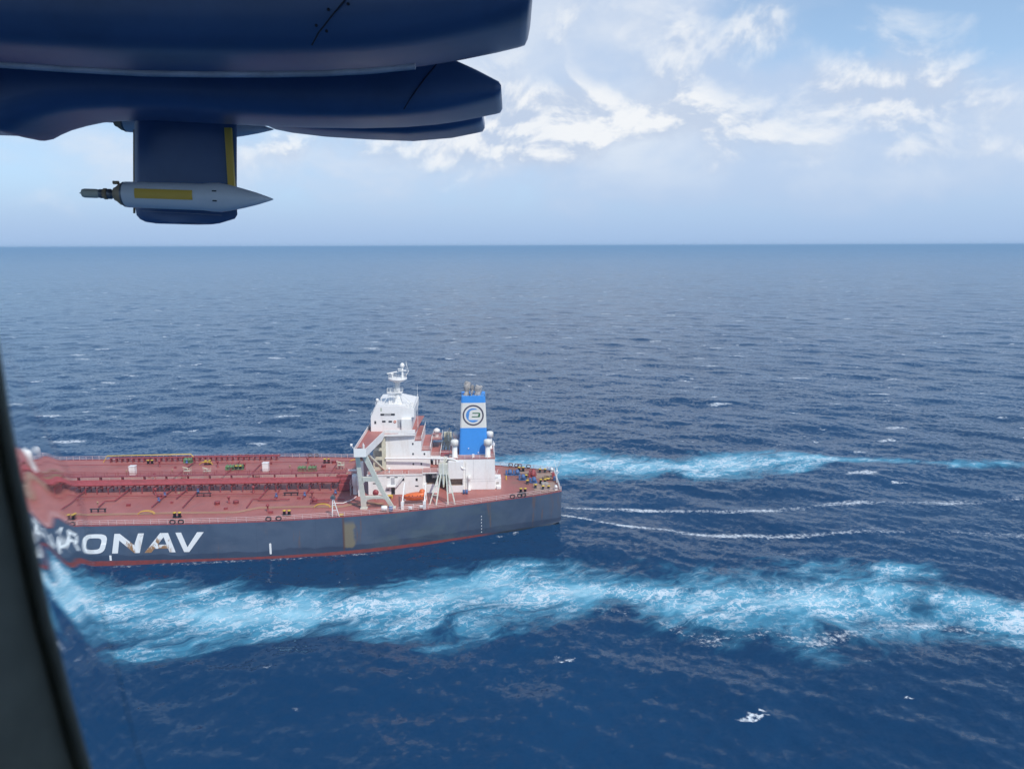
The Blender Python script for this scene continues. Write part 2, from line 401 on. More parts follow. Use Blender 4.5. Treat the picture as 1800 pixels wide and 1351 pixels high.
    F = np.stack([i * nth + j, i * nth + j2, (i + 1) * nth + j2, (i + 1) * nth + j], -1).reshape(-1, 4)[:, ::-1]
    centre = len(co); co = np.vstack([co, [[0, 0, 0]]])
    jj = np.arange(nth); T = np.stack([np.full(nth, centre), (jj + 1) % nth, jj], -1)[:, ::-1]
    nf = len(F); nt = len(T)
    me.vertices.add(len(co)); me.vertices.foreach_set('co', co.astype('f').ravel())
    me.loops.add(nf * 4 + nt * 3); me.loops.foreach_set('vertex_index', np.concatenate([F.ravel(), T.ravel()]).astype('i'))
    me.polygons.add(nf + nt)
    me.polygons.foreach_set('loop_start', np.concatenate([np.arange(nf) * 4, nf * 4 + np.arange(nt) * 3]).astype('i'))
    me.polygons.foreach_set('use_smooth', np.ones(nf + nt, dtype=bool))
    me.update(calc_edges=True)
    for nm, arr, dv in (('aerated', E, -1), ('froth', W, 0), ('slick', slick, 0), ('crest', Z, 0)):
        at = me.attributes.new(nm, 'FLOAT', 'POINT'); at.data.foreach_set('value', np.append(arr.ravel(), dv).astype('f'))
    o = bpy.data.objects.new('water', me); col.objects.link(o); o.location = (0, 0, SEA_Z); o['kind'] = 'structure'
    me.materials.append(water_material())


def water_material():
    m = bpy.data.materials.new('sea_water'); m.use_nodes = True
    q = NT(m.node_tree); b = m.node_tree.nodes['Principled BSDF']
    tc = q.n('ShaderNodeTexCoord'); v = tc.outputs['Object']; x, y, z = q.sep(v); v2 = q.comb(x, y, 0)
    def attr(n): a = q.n('ShaderNodeAttribute', attribute_name=n); return a.outputs['Fac']
    aer, fro, sli, cre = attr('aerated'), attr('froth'), attr('slick'), attr('crest')
    # surface colour of deep water, slightly patchy
    nb = q.noise(v2, .012, 4, .5)
    c = q.mix(q.ss(nb, .3, .7), (.005, .037, .100), (.007, .046, .120))
    # aerated turquoise plume
    warp = q.vm('SCALE', q.vm('SUBTRACT', q.noise(v2, .06, 3, .5, 0, 1), (.5, .5, .5)), 16.0)
    vw = q.vm('ADD', v2, warp)
    st = q.comb(q.m('MULTIPLY', q.m('ADD', q.m('MULTIPLY', q.sep(vw)[0], .80), q.m('MULTIPLY', q.sep(vw)[1], .6)), .5), q.m('SUBTRACT', q.m('MULTIPLY', q.sep(vw)[1], .8), q.m('MULTIPLY', q.sep(vw)[0], .6)))
    n1 = q.noise(st, .075, 9, .62, .5)
    n1b = q.noise(st, .35, 7, .65, .6)
    f = q.m('ADD', aer, q.m('MULTIPLY', q.m('SUBTRACT', n1, .5), 3.5))
    f = q.m('ADD', f, q.m('MULTIPLY', q.m('SUBTRACT', n1b, .5), 1.3))
    tur = q.ss(f, -.25, .95); dense = q.ss(f, .55, 1.6)
    tur = q.m('MULTIPLY', tur, q.ss(aer, -.75, .25))
    c = q.mix(tur, c, (.075, .30, .45)); c = q.mix(q.m('MULTIPLY', dense, tur), c, (.29, .56, .69))
    # foam lace: ridged noise, warped
    w2 = q.vm('SCALE', q.vm('SUBTRACT', q.noise(v2, .35, 4, .6, 0, 1), (.5, .5, .5)), 5.0)
    vl = q.vm('ADD', v2, w2)
    vl = q.comb(q.m('MULTIPLY', q.m('ADD', q.m('MULTIPLY', q.sep(vl)[0], .85), q.m('MULTIPLY', q.sep(vl)[1], .5)), .5), q.m('SUBTRACT', q.m('MULTIPLY', q.sep(vl)[1], .85), q.m('MULTIPLY', q.sep(vl)[0], .5)))
    def ridge(sc_, det): return q.m('SUBTRACT', 1.0, q.m('MULTIPLY', q.m('ABSOLUTE', q.m('SUBTRACT', q.noise(vl, sc_, det, .55), .5)), 2.0))
    r1, r2 = ridge(.16, 5), ridge(.5, 4)
    nk0 = q.noise(q.vm('ADD', v2, (90, 20, 0)), .06, 5, .6)
    lace = q.m('MAXIMUM', q.m('MULTIPLY', q.ss(r1, .95, 1.0), q.ss(nk0, .32, .52)), q.m('MULTIPLY', q.m('MULTIPLY', q.ss(r2, .93, .99), q.ss(nk0, .34, .56)), .9))
    lm = q.m('MULTIPLY', q.ss(f, .15, 1.1), q.ss(aer, -.2, .15))
    lace = q.m('MULTIPLY', lace, lm)
    nn = q.noise(v2, .9, 6, .7); nk = q.noise(q.comb(q.m('MULTIPLY', x, .5), y), .12, 4, .6)
    fr = q.m('ADD', fro, q.m('MULTIPLY', q.m('SUBTRACT', nn, .5), 2.2)); fr = q.m('ADD', fr, q.m('MULTIPLY', q.m('SUBTRACT', nk, .5), 1.5))
    froth = q.m('MULTIPLY', q.ss(fr, .55, 1.25), q.ss(fro, .05, .35))
    # whitecaps
    wc = q.vm('ADD', v2, q.vm('SCALE', q.vm('SUBTRACT', q.noise(v2, .16, 4, .65, 0, 1), (.5, .5, .5)), 11.0))
    xx, yy, _ = q.sep(wc)
    def caps(sx, sy, rad, keep, off):
        vo = q.n('ShaderNodeTexVoronoi', voronoi_dimensions='2D'); vo.inputs['Scale'].default_value = 1
        q.set(vo.inputs['Vector'], q.comb(q.m('ADD', q.m('DIVIDE', xx, sx), off), q.m('DIVIDE', yy, sy)))
        rr, gg, _b = q.sep(vo.outputs['Color'])
        rad_ = q.m('MULTIPLY', q.m('POWER', gg, 2.0), rad)
        k = q.ss(q.m('SUBTRACT', rad_, vo.outputs['Distance']), -.015, .035)
        return q.m('MULTIPLY', k, q.m('GREATER_THAN', rr, keep))
    cap = q.m('MAXIMUM', caps(66, 24, .105, .2, 0), caps(29, 10, .10, .35, 5.3))
    cap = q.m('MULTIPLY', cap, q.ss(nn, .36, .6)); cap = q.m('MULTIPLY', cap, q.m('SUBTRACT', 1.0, q.m('MULTIPLY', sli, .9)))
    cap = q.m('MULTIPLY', cap, q.ss(aer, -.2, -.6))
    white = q.m('MAXIMUM', q.m('MULTIPLY', lace, .85), q.m('MAXIMUM', q.m('MULTIPLY', froth, .9), cap), clamp=True)
    c = q.mix(white, c, (.74, .80, .84))
    q.set(b.inputs['Base Color'], c)
    foamy = q.m('MAXIMUM', tur, white)
    q.set(b.inputs['Roughness'], q.ss(foamy, 0, 1, .08, .6))
    b.inputs['IOR'].default_value = 1.333
    q.set(b.inputs['Specular IOR Level'], q.ss(foamy, 0, 1, .24, .20))
    # ripples: slope field of the short wind waves
    g = q.n('ShaderNodeNewGeometry')
    a1 = q.vm('SUBTRACT', q.noise(v2, .80, 7, .66, .2, 1), (.5, .5, .5)); a2 = q.vm('SUBTRACT', q.noise(q.vm('ADD', v2, (40, 9, 0)), .13, 4, .6, .2, 1), (.5, .5, .5))
    gust = q.m('ADD', q.m('MULTIPLY', q.noise(q.comb(q.m('MULTIPLY', x, .6), y), .022, 5, .6, .4), 1.0), q.m('MULTIPLY', q.noise(q.comb(q.m('MULTIPLY', x, .5), y), .0045, 4, .6), .7))
    amp = q.m('MULTIPLY', q.ss(sli, 0, 1, 1.0, .55), q.ss(gust, .55, 1.15, .70, 1.35))
    dn = q.vm('ADD', q.vm('SCALE', a1, .62), q.vm('SCALE', a2, .10)); dn = q.vm('MULTIPLY', dn, (1, 1.25, 0))
    nrm = q.vm('NORMALIZE', q.vm('ADD', g.outputs['Normal'], q.vm('SCALE', dn, amp)))
    q.set(b.inputs['Normal'], nrm)
    return m


# ================================================================== TANKER (local frame: x forward from the transom, y to port, z up from the boot-top line)
SHIP_A = R(2.6); SHIP_X, SHIP_Y = 13.0, 219.3
DZ = 9.0
BK = [(0, 9.8), (5.6, 12.9), (10, 14.4), (16, 16.6), (28.8, 21.3), (43, 25.3), (54, 27.5), (70, 29.8), (84, 30.8), (96, 31), (260, 31), (285, 29.5), (305, 24), (320, 15.5), (330, 7), (335, 0.4)]
def beam_at(s):
    return float(np.interp(s, [k[0] for k in BK], [k[1] for k in BK]))


def build_ship():
    ship = thing('oil_tanker', 'long crude oil tanker with dark blue hull, red deck and white bridge block', 'ship', (SHIP_X, SHIP_Y, 0), math.pi + SHIP_A)
    # ---- hull
    ss_ = sorted(set([0, 2, 4, 6, 8, 10, 13, 16, 20, 24, 28.8, 33, 38, 43, 48, 54, 62, 70, 77, 84, 90, 96] + list(range(104, 261, 12)) + [260, 272, 285, 295, 305, 313, 320, 325, 330, 333, 335]))
    zl = [DZ, 6, 3, .5, -2, -5, -9]
    # smooth plan outline by averaging
    def bsm(s): return sum(beam_at(max(0, min(335, s + d))) for d in (-3, -1.5, 0, 1.5, 3)) / 5 if 3 < s < 330 else beam_at(s)
    b = MB(); vs = []
    for s in ss_:
        keel = float(np.interp(s, [0, 6, 14, 26, 40], [.2, -1.2, -4, -9, -9]))
        for z in zl:
            zz = max(z, keel); lowf = 1 - .05 * max(0, (1 - s / 60)) * (DZ - zz) / 9 * 2
            if s > 300: lowf *= 1 - .25 * (DZ - zz) / 9 * (s - 300) / 35
            vs.append((s + (1.2 * (DZ - zz) / 9 * 0 if s else 0), bsm(s) * lowf, zz))
        vs.append((s, 0, keel if keel > -9 else -9))
    n = len(zl) + 1; fs = []
    for i in range(len(ss_) - 1):
        for k in range(n - 1): fs.append((i * n + k, i * n + k + 1, (i + 1) * n + k + 1, (i + 1) * n + k))
    fs.append(tuple(range(n)) + ())
    mir = [(x, -y, z) for x, y, z in vs]; N = len(vs)
    b.add(vs, fs[:-1], True); b.add(mir, [f[::-1] for f in fs[:-1]], True)
    b.add([vs[k] for k in range(n)] + [mir[k] for k in range(n)][::-1], [tuple(range(2 * n))])
    hull = b.build('hull', M['hull'], ship)
    # ---- deck plating with a slightly raised sheer strake
    b = MB(); pts = [(s, bsm(s) - .04) for s in ss_]
    for (s0, b0), (s1, b1) in zip(pts, pts[1:]):
        b.add([(s0, -b0, DZ - .05), (s1, -b1, DZ - .05), (s1, b1, DZ - .05), (s0, b0, DZ - .05)], [(0, 1, 2, 3)])
    b.build('deck', M['deck'], ship)
    for sg in (1, -1):
        b = MB()
        for (s0, b0), (s1, b1) in zip(pts, pts[1:]): b.hexa([(s0, sg * (b0 - .12), DZ - .04), (s1, sg * (b1 - .12), DZ - .04), (s1, sg * (b1 + .05), DZ - .04), (s0, sg * (b0 + .05), DZ - .04), (s0, sg * (b0 - .12), DZ + .12), (s1, sg * (b1 - .12), DZ + .12), (s1, sg * (b1 + .05), DZ + .12), (s0, sg * (b0 + .05), DZ + .12)])
        b.build('sheer_strake', M['redpipe'], ship)
    # ---- deck edge railings
    def railing(name, pts, h=1.1, rows=3, post=2.0, m='rail', r=.045, parent=ship):
        b = MB(); pts = [Vector(p) for p in pts]
        for k in range(rows): b.tube([p + Vector((0, 0, h * (k + 1) / rows)) for p in pts], r, 5)
        for a, c in zip(pts, pts[1:]):
            L_ = (c - a).length; nn = max(1, int(L_ / post))
            for i in range(nn + 1): q_ = a.lerp(c, i / nn); b.tube([q_, q_ + Vector((0, 0, h))], r * 1.1, 4)
        return b.build(name, M[m], parent)
    for sg in (1, -1):
        railing('deck_railing', [(s, sg * (bsm(s) - .35), DZ + .0) for s in ss_ if (s <= 320)], h=1.25, r=.05)
    railing('stern_railing', [(.3, -9.4, DZ), (.3, 9.4, DZ)], h=1.2, m='white', r=.05)

    # ---- hull lettering
    def shape_on_side(polys, s0, z0, hgt, name, label=None, mtl='letter', p=31.0):
        b = MB()
        for i, po in enumerate(polys):
            o = .03 + i * .006
            b.prism(po, lambda x, y, o=o: (s0 - x * hgt, p + o, z0 + y * hgt), lambda x, y: (s0 - x * hgt, p - .05, z0 + y * hgt))
        ob = b.build(name, M[mtl], ship)
        if label: ob['label'] = label
        return ob
    sh = lambda po, k=.27: [(x + y * k, y) for x, y in po]
    LN = [[(0, 0), (.2, 1), (.45, 1), (1.10, .40), (1.33, 1), (1.61, 1), (1.33, 0), (1.07, 0), (.40, .66), (.28, 0)]]
    LA = [[(0, 0), (.33, 0), (1.16, 1), (.83, 1)], [(1.22, 0), (1.5, 0), (1.21, 1), (.92, 1)], [(.5, .2), (1.19, .2), (1.17, .4), (.66, .4)]]
    LV = [[(0, 1), (.27, 1), (.60, 0), (.35, 0)], [(.36, 0), (.60, 0), (1.36, 1), (1.04, 1)]]
    def ringpoly(w_, t):
        out = []
        def se(a, rx, ry): c_, s_ = math.cos(a), math.sin(a); return (w_ / 2 + rx * math.copysign(abs(c_) ** .55, c_), .5 + ry * math.copysign(abs(s_) ** .55, s_))
        for k in range(24):
            a0, a1 = 2 * math.pi * k / 24, 2 * math.pi * (k + 1) / 24
            out.append(sh([se(a0, w_ / 2, .5), se(a1, w_ / 2, .5), se(a1, w_ / 2 - t, .5 - t * .8), se(a0, w_ / 2 - t, .5 - t * .8)]))
        return out
    LO = ringpoly(1.25, .25)
    LR = [sh([(0, 0), (.26, 0), (.26, 1), (0, 1)]), sh([(.26, .8), (1.0, .8), (1.1, 1), (.26, 1)]), sh([(.86, .45), (1.1, .5), (1.18, .9), (.95, .8)]), sh([(.26, .36), (1.0, .36), (1.05, .52), (.26, .52)]), sh([(.55, .36), (.82, .36), (1.2, 0), (.9, 0)])]
    LU = [sh([(0, .15), (.26, .25), (.26, 1), (0, 1)]), sh([(.95, .25), (1.2, .15), (1.2, 1), (.95, 1)]), sh([(0, .15), (.12, 0), (1.08, 0), (1.2, .15), (.95, .22), (.26, .22)])]
    LE = [sh([(0, 0), (.26, 0), (.26, 1), (0, 1)]), sh([(.26, 0), (1.1, 0), (1.1, .2), (.26, .2)]), sh([(.26, .41), (.98, .41), (.98, .6), (.26, .6)]), sh([(.26, .8), (1.1, .8), (1.1, 1), (.26, 1)])]
    for L_, s0 in ((LE, 143.2), (LU, 135.2), (LR, 127.2), (LO, 119.6), (LN, 111.6), (LA, 103.9), (LV, 96.15)):
        shape_on_side(L_, s0, 2.0, 4.95, 'hull_letter')
    rr = [(.0 + .25 * math.cos(a), (2.6 if math.sin(a) >= 0 else .25) + .25 * math.sin(a)) for a in [2 * math.pi * k / 20 for k in range(20)]]
    shape_on_side([rr], 73.9, .6, 1.0, 'load_mark', mtl='letter', p=bsm(73.8) + .03)
    shape_on_side([[(0, 0), (.5, 0), (.5, 1.3), (0, 1.3)]], 112.3, .2, 1.0, 'draft_mark', mtl='letter')
    for k in range(6):
        z0 = .6 + k * .9
        shape_on_side([[(0, 0), (.3, 0), (.3, .28), (0, .28)], [(.05, .4), (.2, .4), (.2, .5), (.05, .5)]], 22.2, z0, 1.0, 'draft_figure', mtl='letter', p=bsm(22) * (1 - .05 * (1 - 22 / 60) * (DZ - z0) / 9 * 2) + .02)

    # ---- cargo piping along the middle
    def pipe(name, pts, r, m='redpipe', seg=10): return part(name, M[m], ship, lambda b: b.tube(pts, r, seg))
    for y0, r, z0 in ((.6, .34, 11.2), (1.7, .34, 11.1), (2.85, .42, 11.25), (4.1, .42, 11.25), (5.2, .30, 11.5)):
        pipe('cargo_pipe', [(s, y0, z0) for s in (61, 90, 120, 150, 172)], r)
    part('pipe_rack', M['red'], ship, lambda b: [(b.box(s, s + .22, -.2, 5.8, 10.3, 10.55), b.box(s, s + .22, -.1, .1, DZ, 10.3), b.box(s, s + .22, 2.2, 2.4, DZ, 10.3), b.box(s, s + .22, 5.4, 5.6, DZ, 10.3)) for s in range(63, 172, 3)])
    part('catwalk', M['redpipe'], ship, lambda b: [b.box(60, 172, -2.1, -.5, 12.0, 12.1)] + [b.box(s, s + .15, -2, -.6, DZ, 12) for s in range(62, 172, 6)])
    railing('catwalk_railing', [(60, -.45, 12.05), (172, -.45, 12.05)], post=3, m='red')
    railing('catwalk_railing', [(60, -2.15, 12.05), (172, -2.15, 12.05)], post=3, m='red')
    part('pipe_manifold', M['red'], ship, lambda b: (b.box(57.4, 60.6, 1, 5.5, DZ, 12.2), b.box(58, 60.9, 5.6, 6.4, DZ, 11), b.tube([(56.5, 3, 12.4), (62, 3, 12.4)], .4)), bevel=.15)
    railing('walkway_railing', [(58, -7.5, DZ), (100, -6.6, DZ), (150, -6.6, DZ)], post=3, m='cream', r=.035, h=1.0)
    # starboard vapour and service lines
    pipe('vapour_pipe', [(139.5, -28, DZ), (138.2, -28, 11), (112.6, -28, 11.2), (111.5, -28, 10)], .13, 'yellow')
    part('pipe_rack', M['red'], ship, lambda b: [b.box(s, s + .2, -28.8, -27.2, DZ, 10.4) for s in np.arange(86, 138, 1.7)] + [b.tube([(85, y0, 10.3), (137, y0, 10.3)], .16) for y0 in (-28.6, -28.1, -27.5)])
    part('service_pipe', M['red'], ship, lambda b: [b.tube([(60, y0, 9.6), (160, y0, 9.6)], .1, 6) for y0 in (-22.6, -9.2, 9.4)])
    # crosswise lines as in the photo
    def cross(pts, r=.17): pipe('crossing_pipe', [(s, p, 9.45) for s, p in pts], r, 'red', 8)
    for pts in ([(99.6, .5), (98.4, 19.2)], [(102.7, 2.4), (102.8, 11.5)], [(80.6, 1.6), (80.8, 13.6), (82.3, 13.6), (82, 20.1)], [(77.7, 1.8), (76.3, 14)], [(69, 1.2), (69.3, 13.4)], [(61.5, 2.7), (61.2, 14.8)],
                [(118.7, .4), (118.3, 12.6), (120.7, 13), (120.2, 17.7)], [(107, 0), (106.5, 18.4)], [(89.3, -2), (89.3, -22)], [(110.5, -2), (110.5, -26)], [(66.2, -2), (66, -24)], [(130, 1), (130, 20)], [(96.8, -3), (96.6, -25)], [(66.4, 12.6), (66.4, 17.4), (61.6, 17.4)], [(72.5, 14), (80.7, 14)], [(58, 14.9), (66.9, 14.9)]):
        cross(pts)
    for s, p in ((106.7, 9), (106.6, 13.5), (76.6, 11.5), (69.2, 11), (61.3, 9.5), (99.0, 6), (112.5, -24)):
        part('pipe_valve', M['bluew'], ship, lambda b: (b.lathe((s, p, 9.25), [(0, 0), (.38, 0), (.38, .5), (.15, .6), (.15, .95), (.35, .95), (.35, 1.05), (0, 1.05)], 10)))
    for y0 in (0, .75):
        pipe('port_hose_line', [(130, 23.6 - y0, 9.2), (100, 23.2 - y0, 9.2), (83.6, 23.5 - y0, 9.2), (78.9, 20.3 - y0, 9.2), (66.7, 20.1 - y0, 9.2), (58, 20.6 - y0, 9.2), (55.5, 19.0 - y0, 9.2)], .07, 'tan', 6)
    for s, p in ((62.8, 20.3), (105.9, 23.3), (106.2, -22.7), (60.5, -22.9)):
        part('yellow_step_hoop', M['yellow'], ship, lambda b: [b.tube([(s + 2.0 * math.cos(a), p + o, DZ + .15 + .9 * math.sin(a)) for a in [math.pi * k / 10 for k in range(11)]], .07, 6) for o in (-.3, .3)])
    for s, p in ((96.5, 8.9), (73.1, 9.5), (119, 20.5)):
        part('pipe_saddle', M['black'], ship, lambda b: [b.box(s - 2.0, s + 2.0, p - .25, p + .25, 9.75, 9.9)] + [b.box(s + d - .12, s + d + .12, p - .2, p + .2, DZ, 9.75) for d in (-1.7, 0, 1.7)])
    # ---- bollards
    def bollard(s, p, r=.42, h=1.3):
        o = part('bollard', M['black'], ship, lambda b: [b.box(s - 1.0, s + 1.0, p - .5, p + .5, DZ - .02, DZ + .14)] + [b.lathe((s + d, p, DZ), [(0, .1), (r * .85, .1), (r * .85, h * .8), (r, h * .85), (r, h), (0, h)], 12) for d in (-.6, .6)])
        part('bollard_cap', M['yellow'], o, lambda b: [b.lathe((s + d, p, DZ + h), [(r * 1.02, -.12), (r * 1.02, .02), (0, .03)], 12) for d in (-.6, .6)])
    for s, p in ((97.5, 25.6), (70.6, 25.6), (124, 25.6), (94.8, -17), (69.6, -23.3), (106, -23.5), (10.6, 10.6), (9.9, -10.4), (4.5, 2.4), (124, -25)):
        bollard(s, p)
    for s, p in ((4.9, 7.9), (3.4, 8.0), (4.4, -8.9), (2.9, -8.9), (8.9, 2.4), (8.9, -3.0), (6.9, 6.5)):
        o = part('mooring_post', M['black'], ship, lambda b: b.lathe((s, p, DZ), [(.45, 0), (.33, .1), (.33, .85), (.42, .95), (.42, 1.1), (0, 1.1)], 12))
        part('post_cap', M['yellow'], o, lambda b: b.lathe((s, p, DZ + 1.1), [(.43, -.12), (.43, .02), (0, .03)], 12))
    for s, p in ((76.1, 22.3), (67, 12.1), (75.3, -22.9), (93, -17.5), (88, 15), (110, 6.8), (116, -8), (127, 15.5), (64.5, -18), (102, -20.5), (84, 6.5), (120, -22)):
        part('vent_post', M['red'], ship, lambda b: b.lathe((s, p, DZ), [(.35, 0), (.35, .2), (.2, .3), (.2, 1.3), (.42, 1.4), (.42, 1.8), (.1, 2.0), (0, 2.0)], 10))
    # ---- fairleads on the deck edge
    for s, sg in ((74, 1), (71.6, 1), (96.7, 1), (94.7, 1), (58, -1), (60, -1), (74, -1), (76, -1), (96, -1), (98.3, -1), (120, -1), (121, 1), (12.8, -1), (11, -1), (10.1, -1), (7.5, -1), (13.7, 1), (11.7, 1), (10.7, 1), (123, 1)):
        y0 = sg * (bsm(s) - .12)
        part('fairlead', M['black'], ship, lambda b: b.tube([(s + .62 * math.cos(a), y0, DZ + .65 + .5 * math.sin(a)) for a in [2 * math.pi * k / 14 for k in range(15)]], .15, 6, cap=False))
    # ---- winches
    def winch(s, p, m, L_=2.2, r=.7, axis='x', flip=0):
        def f(b):
            b.box(s - L_ * .6, s + L_ * .6, p - .8, p + .8, DZ, DZ + .25)
            b.lathe((s, p, DZ + .25 + r), [(0, -L_ / 2), (r, -L_ / 2), (r, -L_ / 2 + .1), (r * .55, -L_ / 2 + .12), (r * .6, -.08), (r, -.06), (r, .06), (r * .6, .08), (r * .55, L_ / 2 - .12), (r, L_ / 2 - .1), (r, L_ / 2), (0, L_ / 2)], 14, axis)
            b.box(s + L_ / 2 + .05, s + L_ / 2 + .55, p - .5, p + .5, DZ, DZ + 1.3)
        part('mooring_winch', M[m], ship, f)
    for s, p, m in ((97, -16.9, 'greenw'), (94.3, -17.4, 'greenw'), (75, -14.5, 'greenw'), (72, -14.4, 'greenw'), (13.4, -6.8, 'bluew'), (11.2, -6.7, 'bluew'), (9.8, -1.7, 'bluew'), (6.9, 1.2, 'bluew'), (6.8, -4.3, 'red'), (6.5, -6.6, 'red'), (112.5, -25.8, 'greenw')):
        winch(s, p, m, 1.9 if s > 20 else 1.5, .75 if s > 20 else .62, 'x' if s > 20 else 'y')
    for s, p in ((124.3, -13.2), (86, -14.7)):
        part('deck_locker', M['white'], ship, lambda b: (b.box(s - .85, s + .85, p - .8, p + .8, DZ, DZ + 2.6), b.box(s - .95, s + .95, p - .9, p + .9, DZ + 2.6, DZ + 2.75)), bevel=.05)
    for s, p in ((108.2, -12.3), (102.2, -11.4), (64, -16)):
        part('foam_monitor', M['cream'], ship, lambda b: (b.box(s - 1, s + 1, p - .7, p + .7, 10.2, 10.3), b.tube([(s, p, DZ), (s, p, 11)], .15), b.tube([(s - .2, p, 11), (s + 1.3, p, 11.4)], .12), [b.tube([(s + i, p + j, DZ), (s + i, p + j, 11.2)], .06, 5) for i in (-.9, .9) for j in (-.6, .6)], b.box(s - 1, s + 1, p + .6, p + .7, 11.1, 11.2)))
    # tank hatches and small clutter on the main deck
    rg = random.Random(11)
    for k in range(26):
        s = rg.uniform(60, 128); p = rg.choice((-1, 1)) * rg.uniform(7.5, 26)
        if k % 3 == 0: part('tank_hatch', M['red'], ship, lambda b: b.lathe((s, p, DZ - .03), [(.7, 0), (.7, .55), (.78, .6), (.78, .7), (0, .78)], 12))
        elif k % 3 == 1: part('deck_box', M['red'], ship, lambda b: b.box(s, s + rg.uniform(.5, 1.1), p, p + .5, DZ - .02, DZ + rg.uniform(.3, .7)))
        else: part('small_vent', M['tan'], ship, lambda b: b.lathe((s, p, DZ), [(.1, 0), (.1, .5), (.25, .55), (.25, .8), (0, .85)], 8))
    # manifold crane amidships
    def crane_mid(b):
        b.lathe((149.5, -2, DZ), [(2.4, 3), (2.2, 7), (2.6, 7.6), (2.6, 9.6), (2.2, 10.2), (0, 10.3)], 16)
    part('crane_column', M['red'], ship, lambda b: b.lathe((149.5, -2, DZ), [(2.8, 0), (2.5, 3)], 16))
    part('midship_crane', M['white'], ship, crane_mid)
    part('hose_rail', M['concrete'], ship, lambda b: (b.box(141, 158, -6, -4.6, DZ, 12), b.box(141, 158, 7, 8.4, DZ, 11.2)))

    # ================= accommodation
    def win(parent, s, z, p, w_=.55, h_=.75, name='window'):
        return part(name, M['glass'], parent, lambda b: b.box(s - w_ / 2, s + w_ / 2, p - .03, p + .035, z - h_ / 2, z + h_ / 2))
    def door(parent, s, z, p, h_=1.9): return part('door', M['door'], parent, lambda b: b.box(s - .5, s + .5, p - .03, p + .05, z, z + h_))
    low = P('lower_deckhouse', M['white'], ship, (37.8, 52.3, -14, 10.3, DZ, 14.6), bevel=.03)
    P('boat_deck', M['deck'], low, (37.7, 52.5, -14.1, 10.45, 14.603, 14.66))
    P('deck_edge_band', M['white'], low, (37.6, 52.6, 10.32, 10.5, 14.35, 14.72))
    for s, z in ((42.9, 13.2), (39.3, 13.1)): win(low, s, z, 10.3)
    for s in (44.8, 46.9): win(low, s, 13.85, 10.3, .8, .25, 'light_fitting')
    for s, z in ((47.1, 10.4), (47, 11.2), (39.3, 11.3), (50.6, 12.2)): win(low, s, z, 10.3, .9, .3, 'wall_vent')
    door(low, 45.7, 11.8, 10.32)
    part('doorway', M['glass'], low, lambda b: b.box(45.2, 46.2, 10.28, 10.34, 9.1, 11.0))
    P('door_platform', M['white'], low, (44.8, 47.3, 10.32, 11.5, 11.45, 11.6))
    part('outside_stair', M['white'], low, lambda b: [b.beam((44.8, 11.3, 11.5), (42.2, 11.3, 14.6), .1, .16), b.beam((44.8, 10.7, 11.5), (42.2, 10.7, 14.6), .1, .16)] + [b.box(44.8 - i * .29 - .12, 44.8 - i * .29 + .12, 10.7, 11.3, 11.6 + i * .34, 11.63 + i * .34) for i in range(9)])
    railing('boat_deck_railing', [(52.4, 10.4, 14.66), (43, 10.4, 14.66)], parent=low, m='white', h=1.05, r=.035)
    railing('boat_deck_railing', [(41.5, 10.4, 14.66), (37.8, 10.4, 14.66)], parent=low, m='white', h=1.05, r=.035)
    railing('stair_railing', [(44.8, 11.4, 11.6), (42.2, 11.4, 14.7)], parent=low, m='white', h=1, r=.03)
    part('deck_ventilator', M['white'], low, lambda b: b.lathe((46.8, 8.6, 14.6), [(.22, 0), (.22, .9), (.4, 1.0), (.4, 1.4), (0, 1.6)], 12))
    # upper block and its aft steps
    blk = P('accommodation_block', M['white'], ship, (40.0, 47.9, -13, 5.4, 14.6, 24.9), (38.2, 39.997, -13, 5.4, 14.6, 22.7), (35.9, 38.197, -13, 5.4, 14.6, 19.9), bevel=.03)
    P('stepped_deck', M['deck'], blk, (38.1, 39.99, -13.1, 5.5, 22.7, 22.78))
    P('stepped_deck', M['deck'], blk, (35.8, 38.19, -13.1, 5.5, 19.9, 19.98))
    P('stepped_deck', M['deck'], blk, (33.2, 35.89, -13.1, 3.0, 17.5, 17.62))
    P('stepped_deck', M['deck'], blk, (33.0, 36.2, -13.1, -5, 20.3, 20.42))
    P('deck_fascia', M['white'], blk, (33.1, 35.9, 3.02, 3.14, 17.3, 17.7))
    P('stair_tower', M['white'], blk, (33.4, 35.4, -9, 1.5, 14.7, 17.5))
    for s, z in ((40.5, 21.8), (40.5, 18.95), (37.4, 18.9), (40.5, 16.1), (38.3, 16.1), (46.4, 24.3)): win(blk, s, z, 5.4, .42, .55)
    for yy in (-10, -7, -4, -1, 2):
        for z in (16.2, 19):
            part('window', M['glass'], blk, lambda b: b.box(35.87, 35.9 + .02, yy, yy + .6, z, z + .7))
    railing('step_railing', [(39.9, 5.45, 22.78), (38.15, 5.45, 22.78), (38.15, -13, 22.78)], parent=blk, m='white', h=1.05, r=.035)
    railing('step_railing', [(38.1, 5.45, 19.98), (35.85, 5.45, 19.98), (35.85, -13, 19.98)], parent=blk, m='white', h=1.05, r=.035)
    railing('step_railing', [(35.8, 3.0, 17.62), (33.2, 3.0, 17.62), (33.2, -13, 17.62)], parent=blk, m='white', h=1.05, r=.035)
    railing('step_railing', [(36, -5, 20.42), (33.05, -5, 20.42), (33.05, -13, 20.42)], parent=blk, m='white', h=1.05, r=.035)
    part('outside_ladder', M['white'], blk, lambda b: [(b.beam((38.3, y0, 20), (39.6, y0, 22.8), .1), b.beam((36.4, y0 - 2, 17.7), (37.8, y0 - 2, 20), .1)) for y0 in (3.0, 3.7)])
